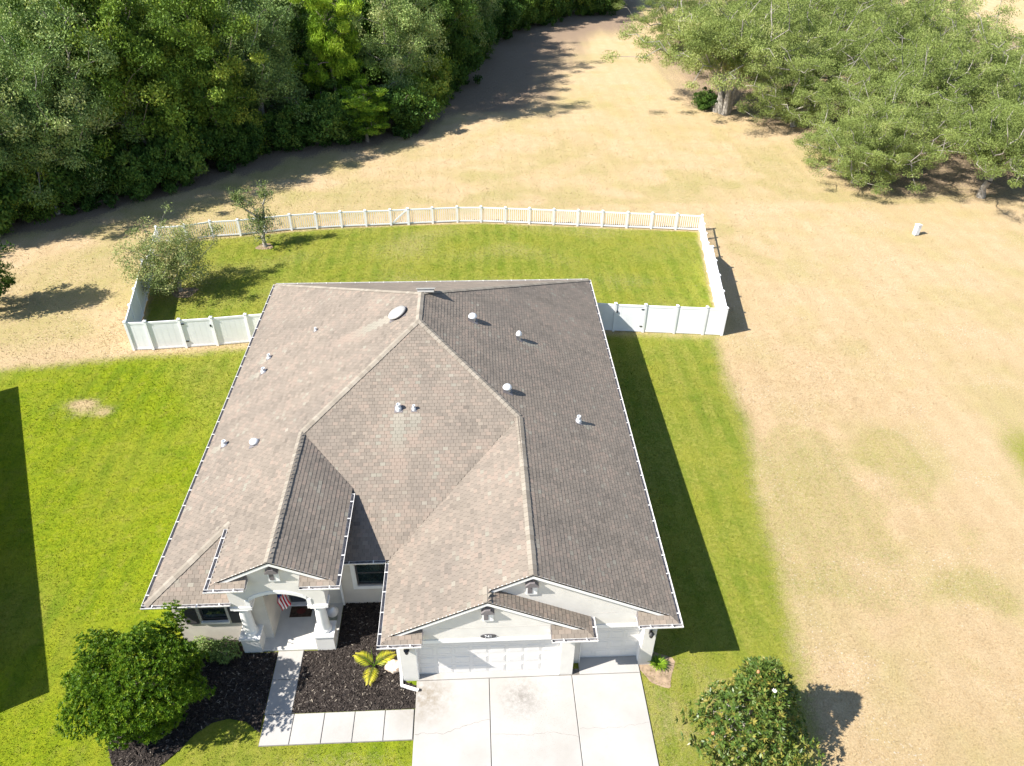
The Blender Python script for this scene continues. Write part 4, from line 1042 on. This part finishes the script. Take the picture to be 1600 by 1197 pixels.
def tree_mesh(name, seed, trunk, c, rad, ntip, per, rc, flat, L, Wd, leafm, barkm, r_tip=.022, expo=.5, lobes=.35, zmin=None, twist=.12, droop=0., fill=2.4, tint_sd=.28, out_bias=.45):
    r_ = np.random.default_rng(seed)
    tips = crown_tips(r_, ntip, c, rad, lobes, zmin, fill, seed)
    nodes, par, cnt = skeleton(r_, trunk, tips, twist)
    lm = limb_mesh(name+'_limbs', nodes, par, cnt, r_tip, expo, barkm)
    V, T = clumps(r_, tips, per, rc, flat, L, Wd, c, droop=droop, tint_sd=tint_sd, out_bias=out_bias)
    cm = npmesh(name+'_crown', V, np.arange(len(V)).reshape(-1,4), leafm, T)
    return lm, cm
def place(kind, meshes, x, y, s, rz_, label, cat, group=None, sz=None, tilt=0.):
    t = empty(kind, (x, y, 0), label, cat, group); t.rotation_euler = (tilt, tilt*.6, rz_); t.scale = (s, s, s*(sz or 1))
    lm, cm = meshes
    a = bpy.data.objects.new('trunk', lm); link(a, t); b = bpy.data.objects.new('crown', cm); link(b, t)
    return t
def wig(h, n, amp, seed, lean=(0,0)):
    r_ = random.Random(seed); return [(r_.uniform(-amp,amp)*(i>0)+lean[0]*i/n, r_.uniform(-amp,amp)*(i>0)+lean[1]*i/n, h*i/n) for i in range(n+1)]
rnd = random.Random(21)
# ---- the dense wood
WT = {}
for k in range(3):
    WT['dark%d' % k] = tree_mesh('dark_tree', 30+k, wig(5.5,5,.25,k), (0,0,6.3), (3.7,3.7,5.5), 150, 310, 1.0, .68, .21, .115, M['leaf_dark'], M['bark'], .016, .46, .5, .9)
    WT['mid%d' % k] = tree_mesh('mid_tree', 40+k, wig(6,5,.25,k+9), (0,0,6.9), (3.5,3.5,5.4), 145, 310, .98, .68, .20, .11, M['leaf_mid'], M['bark'], .016, .46, .55, 1.2)
for k in range(2):
    WT['sage%d' % k] = tree_mesh('sage_tree', 50+k, wig(6,5,.35,k+4), (0,0,6.6), (3.6,3.6,5.6), 190, 270, .86, .8, .165, .08, M['leaf_sage'], M['bark_pale'], .016, .46, .55, 1.0, droop=.3)
WT['pine'] = tree_mesh('pine', 60, wig(8.5,7,.12,3), (0,0,4.6), (2.5,2.5,4.6), 130, 260, .60, .6, .30, .05, M['leaf_pine'], M['bark'], .014, .5, .5, .5)
WT['shrub'] = tree_mesh('shrub', 61, wig(1.2,3,.1,5), (0,0,1.7), (2.0,2.0,1.7), 90, 120, .62, .8, .24, .14, M['leaf_dark'], M['bark'], .014, .5, .4, .15)
WT['shrub2'] = tree_mesh('shrub', 62, wig(1.2,3,.1,6), (0,0,1.9), (1.8,1.8,1.9), 80, 120, .6, .8, .22, .13, M['leaf_mid'], M['bark'], .014, .5, .45, .15)
LAB = {'dark': ('broadleaf_tree', 'dark green broadleaf tree in the dense wood behind the yard', 'dark trees of the wood'),
       'mid': ('broadleaf_tree', 'fresh green broadleaf tree in the dense wood behind the yard', 'fresh green trees of the wood'),
       'sage': ('mossy_tree', 'grey-green mossy tree in the dense wood behind the yard', 'grey-green trees of the wood')}
edge = [(-46,19.5),(-30,29.5),(-22,35.7),(-11.4,44.6),(-3.5,52.4),(5.9,56.5),(8.7,68.6),(17,98.5),(26,106.8),(33,110)]
def wood_dist(x, y): return sdf(x, y, WOOD)
pts = []
tries = 0
while tries < 14000 and len(pts) < 215:
    tries += 1
    x, y = rnd.uniform(-75, 34), rnd.uniform(26, 128)
    d = wood_dist(x, y)
    if d < 1.3: continue
    # only where the camera (or its shadow on the field) can see it
    if x < -14 - .62*(y-14) - 10: continue
    gap = (5.6 if x > 9 else 3.1) if d < 8 else 4.2
    if any(math.hypot(x-a, y-b) < gap for a, b, _ in pts): continue
    pts.append((x, y, d))
for x, y, d in pts:
    q = rnd.random()
    near_edge = d < 9 and -6 < x < 22
    kind = 'sage' if q < (.72 if -7 < x < 12 and d < 14 else .55 if x < -15 else .10) else ('mid' if q < .72 else 'dark')
    if math.hypot(x-1.6, y-54.6) < 2.6 or math.hypot(x+1.3, y-57.6) < 2.2: continue
    key = kind + str(rnd.randrange(2 if kind == 'sage' else 3)); s = rnd.uniform(.86, 1.12)*1.06
    nm, lb, gp = LAB[kind]
    zone = 'deep inside the dense wood' if d > 11 else 'lining the grassy corridor' if x > 5 else 'on the wood edge behind the picket fence' if x > -12 else 'on the wood edge beyond the side fence'
    lb = lb.replace('in the dense wood behind the yard', zone); gp = gp + ' ' + zone
    place(nm, WT[key], x, y, s, rnd.uniform(0, 6.28), lb, 'tree', gp, rnd.uniform(.95, 1.2), rnd.uniform(-.06, .06))
place('pine_tree', WT['pine'], 1.6, 54.6, .95, .4, 'low bright yellow-green pine at the edge of the wood', 'tree', sz=.60)
place('pine_tree', WT['pine'], -1.3, 57.6, 1.15, 2.1, 'tall bright yellow-green pine rising inside the wood', 'tree', sz=1.35)
n_sh = 0
for (ax, ay), (bx, by) in zip(edge, edge[1:]):
    L = math.hypot(bx-ax, by-ay); n = int(L/1.9); nxn, nyn = -(by-ay)/L, (bx-ax)/L
    for i in range(n):
        t = (i+.5)/n; o_ = rnd.uniform(.3, 2.6); t += rnd.uniform(-.4, .4)/n; x, y = ax+(bx-ax)*t+nxn*o_, ay+(by-ay)*t+nyn*o_
        s = rnd.choice((.7, .85, 1.0, 1.25)); kk = 'shrub' if rnd.random() < .65 else 'shrub2'
        lb = 'dark leafy shrub in the thicket along the edge of the wood' if kk == 'shrub' else 'fresh green shrub in the thicket along the edge of the wood'
        zn = 'lining the grassy corridor' if x > 6.5 else 'behind the picket fence' if x > -12 else 'beyond the side fence'
        lb = lb.replace('in the thicket along the edge of the wood', 'in the wood-edge thicket ' + zn)
        place('thicket_shrub', WT[kk], x, y, s, rnd.uniform(0, 6.28), lb, 'shrub', ('dark thicket shrubs ' if kk == 'shrub' else 'fresh green thicket shrubs ') + zn, rnd.uniform(.9, 1.5))
# ---- live oaks on the right
OK = []
for k in range(3):
    tr = wig(2.6, 3, .3, 70+k)
    OK.append(tree_mesh('live_oak', 70+k, tr, (0,0,5.4 if k == 0 else 4.4), (6.4,6.4,3.3 if k == 0 else 4.0), 235, 400, .98, .55, .135, .064, M['leaf_oak'], M['bark_pale'], .024, .46, .75, 2.9 if k == 0 else .7, twist=.22, fill=2.6, tint_sd=.17, out_bias=.2))
oaks = [(36.3,62.9,1.18,.3),(42.6,58.0,.80,2.2),(45.5,46.5,.88,1.1),(42.8,44.0,.70,4.0),(51.8,40.8,.82,5.1),(58.5,47,.95,.9),(52.5,55.5,1.0,3.3),(61,58,1.05,1.9),(48,68,1.05,.2),(58,72,1.1,4.4),(62.5,67,.85,2.7),(43,77,1.0,5.5),(53,84,1.1,1.4),(65,82,1.1,3.9),(49,95,1.1,2.4),(62,97,1.1,5.0),(38,88,.9,4.1),(67,50,.8,3.0),(72,53,.8,1.7),(56,108,1.1,.5),(68,108,1.0,2.9)]
for i, (x, y, s, rz_) in enumerate(oaks):
    lb = ('spreading live oak with bare grey trunks at the edge of the field' if i == 0 else 'live oak with leaning grey trunk beside the utility pedestal' if i == 4 else 'low live oak whose skirt reaches the dry field near the utility pedestal' if i in (2, 3) else 'grey-green live oak of the grove, next to the spreading oak with bare trunks' if i in (1, 8) else 'grey-green live oak of the grove, behind the oak with leaning trunk' if i in (5, 17) else 'grey-green live oak in the middle of the grove' if i in (6, 7, 9, 10, 18) else 'grey-green live oak in the back rows of the grove')
    place('live_oak', OK[0 if i in (0, 4) else 1+i % 2], x, y, s, rz_, lb, 'tree', None if i in (0, 4) else {'low l': 'low oaks by the field'}.get(lb[:5], 'grove oaks ' + lb.split('live oak ')[1].replace('of the grove, ', '')), rnd.uniform(.92, 1.08))
tk = MB()
for p_ in ([(0,0,0),(.2,.1,1.6),(.9,.3,3.4),(1.8,.5,5.2)], [(-.5,.1,0),(-.8,.2,1.6),(-1.6,.3,3.2),(-2.9,.2,4.6)], [(-.25,-.2,0),(-.35,-.4,2.0),(-.2,-.9,4.0),(.2,-1.6,5.4)]):
    tk.tube([(36.3+a*1.18+.9, 62.6+b*1.18-.5, c*1.18) for a, b, c in p_], [.34, .26, .20, .10], 8, cap=False)
ot = [o for o in bpy.data.objects if o.name == 'live_oak'][0]
tko = bpy.data.objects.new('trunk', bpy.data.meshes.new('trunk')); tko.data.from_pydata(tk.v, [], tk.f); tko.data.materials.append(M['bark_pale']); link(tko, ot)
bpy.context.view_layer.update(); tko.matrix_parent_inverse = ot.matrix_world.inverted()
place('broadleaf_tree', WT['mid1'], 33.5, 116, .8, 2, 'dark green tree closing the far end of the grassy corridor', 'tree')
place('thicket_shrub', WT['shrub'], 35.2, 63.6, .55, 1, 'dark green shrub at the foot of the spreading live oak', 'shrub')
# ---- two small yard trees
r_ = np.random.default_rng(5)
YT1 = tree_mesh('yard_tree', 81, wig(1.0,3,.06,2,(.1,0)), (.0,0,2.35), (2.7,2.4,2.2), 360, 66, .50, .8, .13, .05, M['leaf_yard'], M['bark_pale'], .006, .5, .45, .4, fill=1.9)
place('yard_tree', YT1, -7.2, 27.7, 1.0, .5, 'airy grey-green small tree in the fenced yard beside the side fence', 'tree')
tips = np.concatenate([crown_tips(r_, 95, (0,0,1.9), (1.25,1.25,1.7), .6, .3, 1.6, 3), crown_tips(r_, 46, (-1.15,.15,3.7), (1.0,.7,.8), .6, None, 1.4, 4), crown_tips(r_, 30, (.55,.2,3.9), (.7,.6,.9), .6, None, 1.4, 5)])
nodes, par, cnt = skeleton(r_, wig(1.0,3,.05,8), tips, .1)
lm = limb_mesh('yard_tree_limbs', nodes, par, cnt, .009, .52, M['bark_pale'])
V, T = clumps(r_, tips, 26, .40, .9, .16, .055, (0,0,2.5)); YT2 = (lm, npmesh('yard_tree_crown', V, np.arange(len(V)).reshape(-1,4), M['leaf_yard'], T))
place('yard_tree', YT2, -3.25, 33.75, .95, .2, 'slim forked small tree standing inside the picket fence', 'tree')
for x, y, r0, lb in ((-3.3, 33.7, .55, 'ring of bare soil round the slim forked tree'), (-6.9, 27.5, .75, 'ring of bare soil round the airy small tree')):
    b = MB(); b.add([(x+r0*(1+.2*math.sin(3*a+x))*math.cos(a), y+r0*(1+.15*math.cos(2*a))*math.sin(a), .008) for a in [2*math.pi*i/20 for i in range(20)]], [tuple(range(20))])
    tag(b.build('bare_soil', M['soil']), lb, kind='structure')
# dark conifer at the left edge of the lot
CF = tree_mesh('conifer', 83, wig(4.5,5,.05,4), (0,0,2.6), (1.55,1.55,2.6), 130, 120, .50, .7, .20, .07, M['leaf_dark'], M['bark'], .012, .5, .35, .5, fill=1.7)
place('conifer', CF, -17.5, 25.7, 1.12, 1.0, 'dark bushy evergreen standing alone on the dry grass outside the side fence', 'tree')
# ---- whorled-leaf shrubs near the house
def rosette_crown(name, seed, c, rad, n, nl, L, Wd, leafm, zmin, lobes=.3, cone=False, fill=4., extra=None):
    r_ = np.random.default_rng(seed); P = []; tries_ = 0
    while len(P) < n:
        if cone:
            t = r_.random()**1.25; a0 = r_.uniform(0, 6.283); ztop = c[2]+rad[2]
            lim = rad[0]*((1-t)**.8*.95+.10)*(1+.75*noise.noise(Vector((math.cos(a0)*1.8+seed, math.sin(a0)*1.8, t*5.5)))); q_ = lim*r_.random()**.38
            P.append(np.array([c[0]+q_*math.cos(a0), c[1]+q_*math.sin(a0), zmin+t*(ztop-zmin)])); continue
        d = unit(r_.normal(size=3)); k = 1 + lobes*1.5*noise.noise(Vector(d)*2.2+Vector((seed,0,0))) + .10*noise.noise(Vector(d)*6+Vector((0,seed,0)))
        p = np.array(c) + d*np.array(rad)*k*r_.random()**(1/fill)
        if p[2] < zmin: continue
        P.append(p)
    if extra is not None: P += list(extra)
    P = np.array(P); n = len(P); out = unit((P-np.array([c[0], c[1], c[2]-rad[2]*.5]))); out[:,2] += .35; out = unit(out)
    a = unit(np.cross(out, r_.normal(size=(n,3)))); b = np.cross(out, a)
    C = []; D = []; T = []
    base = np.clip(.46+.20*r_.normal(size=n), .05, .95)
    for k in range(nl):
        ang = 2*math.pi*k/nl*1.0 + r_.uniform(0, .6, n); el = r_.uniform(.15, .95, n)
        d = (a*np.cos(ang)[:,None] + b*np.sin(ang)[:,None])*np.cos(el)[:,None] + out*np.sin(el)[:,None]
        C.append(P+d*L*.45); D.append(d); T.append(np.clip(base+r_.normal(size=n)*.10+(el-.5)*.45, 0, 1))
    C, D, T = np.concatenate(C), np.concatenate(D), np.concatenate(T); m_ = len(C)
    V, T = leaves(r_, C, D, L*r_.uniform(.7,1.25,m_), Wd*r_.uniform(.75,1.2,m_), T)
    return P, npmesh(name, V, np.arange(len(V)).reshape(-1,4), leafm, T)
ex = crown_tips(np.random.default_rng(2), 150, (.85,1.75,2.75), (.42,.42,.75), .2, None, 3.0, 2)
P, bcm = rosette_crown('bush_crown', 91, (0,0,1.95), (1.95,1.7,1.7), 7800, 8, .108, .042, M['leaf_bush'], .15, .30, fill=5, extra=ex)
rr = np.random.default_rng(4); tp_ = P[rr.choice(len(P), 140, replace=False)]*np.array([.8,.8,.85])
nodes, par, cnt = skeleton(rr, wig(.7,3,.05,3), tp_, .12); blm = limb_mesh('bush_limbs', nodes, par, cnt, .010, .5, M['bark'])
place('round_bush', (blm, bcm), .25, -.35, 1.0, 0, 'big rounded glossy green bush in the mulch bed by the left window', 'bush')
P, mcm = rosette_crown('magnolia_crown', 92, (0,0,2.2), (1.6,1.6,2.2), 1700, 7, .175, .07, M['leaf_mag'], .35, .30, cone=True, fill=2.6)
rr = np.random.default_rng(6); tp_ = P[rr.choice(len(P), 120, replace=False)]*np.array([.7,.7,.88])
nodes, par, cnt = skeleton(rr, wig(3.6,6,.04,5), tp_, .08); mlm = limb_mesh('magnolia_limbs', nodes, par, cnt, .010, .5, M['bark_pale'])
mg = place('magnolia_tree', (mlm, mcm), 19.55, -2.1, 1.0, .7, 'young conical magnolia with glossy leaves and white blossoms beside the driveway', 'tree')
outer = [p for p in P if math.hypot(p[0], p[1]) > .25 and p[2] > 1.2]; rnd2 = random.Random(12); rnd2.shuffle(outer)
fb = MB()
for k in range(7):
    a = 2*math.pi*k/7; d = Vector((math.cos(a), math.sin(a), .55)).normalized(); s_ = Vector((-math.sin(a), math.cos(a), 0))
    fb.add([(0,0,0), tuple(d*.05+s_*.025), tuple(d*.09+Vector((0,0,.015))), tuple(d*.05-s_*.025)], [(0,1,2,3)])
fm = bpy.data.meshes.new('blossom'); fm.from_pydata(fb.v, [], fb.f); fm.materials.append(M['petal'])
cb = MB().lathe((0,0,0), [(.015,0),(.045,.03),(.05,.07),(.03,.12),(.005,.14)], 10); cm_ = bpy.data.meshes.new('seed_cone'); cm_.from_pydata(cb.v, [], cb.f); cm_.materials.append(M['cone'])
for i, p in enumerate(outer[:10]):
    o = bpy.data.objects.new('blossom' if i < 6 else 'seed_cone', fm if i < 6 else cm_); link(o, mg); q = Vector(p); o.location = q + Vector((q.x, q.y, .6)).normalized()*.12
# low shrubs
SB = rosette_crown('low_shrub_crown', 93, (0,0,.42), (.62,.45,.42), 420, 6, .09, .032, M['leaf_sage'], .05, .3)[1]
rr = np.random.default_rng(9); nodes, par, cnt = skeleton(rr, wig(.2,2,.02,1), crown_tips(rr, 40, (0,0,.45), (.5,.4,.35), .3, .1), .1); SBl = limb_mesh('low_shrub_limbs', nodes, par, cnt, .004, .5, M['bark_pale'])
place('low_shrub', (SBl, SB), 2.10, 1.72, .95, 0, 'sparse low olive shrub in the mulch below the left window', 'shrub')
place('low_shrub', (SBl, SB), 1.25, 1.95, .7, 2, 'small olive shrub between the round bush and the left window wall', 'shrub')
HB = rosette_crown('wall_shrub_crown', 94, (0,0,.8), (.5,.9,.8), 520, 7, .12, .045, M['leaf_bush'], .05, .3)[1]
place('wall_shrub', (SBl, HB), -.12, 11.0, .9, 0, 'dark green shrub tucked against the left eave of the house', 'shrub')
# small yellow palm
pm = empty('palm', (7.42, 1.05, .03), 'small yellow palm with three arching fronds in the mulch bed', 'palm')
def frond(az, ln, seed):
    r_ = np.random.default_rng(seed); V = []; Fc = []; T = []; d = Vector((math.cos(az), math.sin(az), 0)); sd = Vector((-d.y, d.x, 0)); pts_ = []
    for i in range(27):
        t = i/26; pts_.append(Vector((7.42,1.05,.12)) + d*ln*(t*.95) + Vector((0,0, ln*(.72*t-.62*t*t))))
    for i in range(3, 27):
        t = i/26; p = pts_[i]; tg = (pts_[i]-pts_[i-1]).normalized(); l = .27*math.sin(min(1, .25+t*.85)*math.pi*.92)+.07
        for s_ in (-1, 1):
            e = (sd*s_*.86 + tg*.55 + Vector((0,0,-.12+r_.normal()*.06))).normalized(); w_ = tg*.015; k = len(V)
            V += [p-w_, p+e*l*.5-w_*.9+Vector((0,0,.02)), p+e*l, p+e*l*.5+w_*.9+Vector((0,0,.02))]; T += [min(1, max(0, .15+.65*t+r_.normal()*.15))]*4; Fc.append((k,k+1,k+2,k+3))
    o0 = org(pm); me = npmesh('frond', np.array([tuple(v-o0) for v in V]), np.array(Fc), M['leaf_palm'], np.array(T)); o = bpy.data.objects.new('frond', me); link(o, pm)
    ORG[o.name] = o0; MB().tube(pts_[::3], [.014-.0012*i for i in range(9)], 5).build('rachis', M['leaf_clump'], o)
for az, ln, sd_ in ((R(148), .86, 1), (R(30), .86, 2), (R(262), .76, 3)): frond(az, ln, sd_)
for k in range(5):
    a = k*1.3+.5; MB().tube([(7.42,1.05,.05),(7.42+.16*math.cos(a),1.05+.16*math.sin(a),.5),(7.42+.34*math.cos(a),1.05+.34*math.sin(a),.78)], [.010,.008,.002], 5).build('spear_leaf', M['leaf_clump'], pm)
# strappy grass clump at the garage corner
gc = empty('grass_clump', (17.42, .72, 0), 'bright green strappy grass clump at the garage corner', 'plant')
r_ = np.random.default_rng(8); V = []; Fc = []; T = []
for k in range(150):
    a = r_.uniform(0, 6.28); ln = r_.uniform(.25, .50); d = np.array([math.cos(a), math.sin(a), 0]); s_ = np.array([-d[1], d[0], 0])*.011; p0 = d*r_.uniform(0, .10); q = []
    for t in (0, .35, .7, 1.0): q.append(p0 + d*ln*t*.75 + np.array([0,0, ln*(1.35*t-.95*t*t)+.02]))
    tt = r_.random(); wid = (1, 1.1, .7, .1)
    for i in range(3):
        n = len(V); V += [q[i]-s_*wid[i], q[i]+s_*wid[i], q[i+1]+s_*wid[i+1], q[i+1]-s_*wid[i+1]]; Fc.append((n,n+1,n+2,n+3)); T += [tt]*4
me = npmesh('blades', np.array(V), np.array(Fc), M['leaf_clump'], np.array(T)); o = bpy.data.objects.new('blades', me); link(o, gc)
# turquoise tarpaulin glimpsed in the wood
b = MB(); NN = 6
for i in range(NN+1):
    for j in range(NN+1):
        u, v = i/NN-.5, j/NN-.5; b.v.append((-22.3+u*2.4, 66+v*2.0, 1.15-1.1*(abs(u)+abs(v))*.9+.08*math.sin(i*2.1+j)))
b.f = [(i*(NN+1)+j, (i+1)*(NN+1)+j, (i+1)*(NN+1)+j+1, i*(NN+1)+j+1) for i in range(NN) for j in range(NN)]; b.mi = [0]*len(b.f)
thing('tarpaulin', b, M['turquoise'], 'turquoise tarpaulin glimpsed between the dark trees of the wood', 'tarpaulin', base=(-22.3, 66, 0))
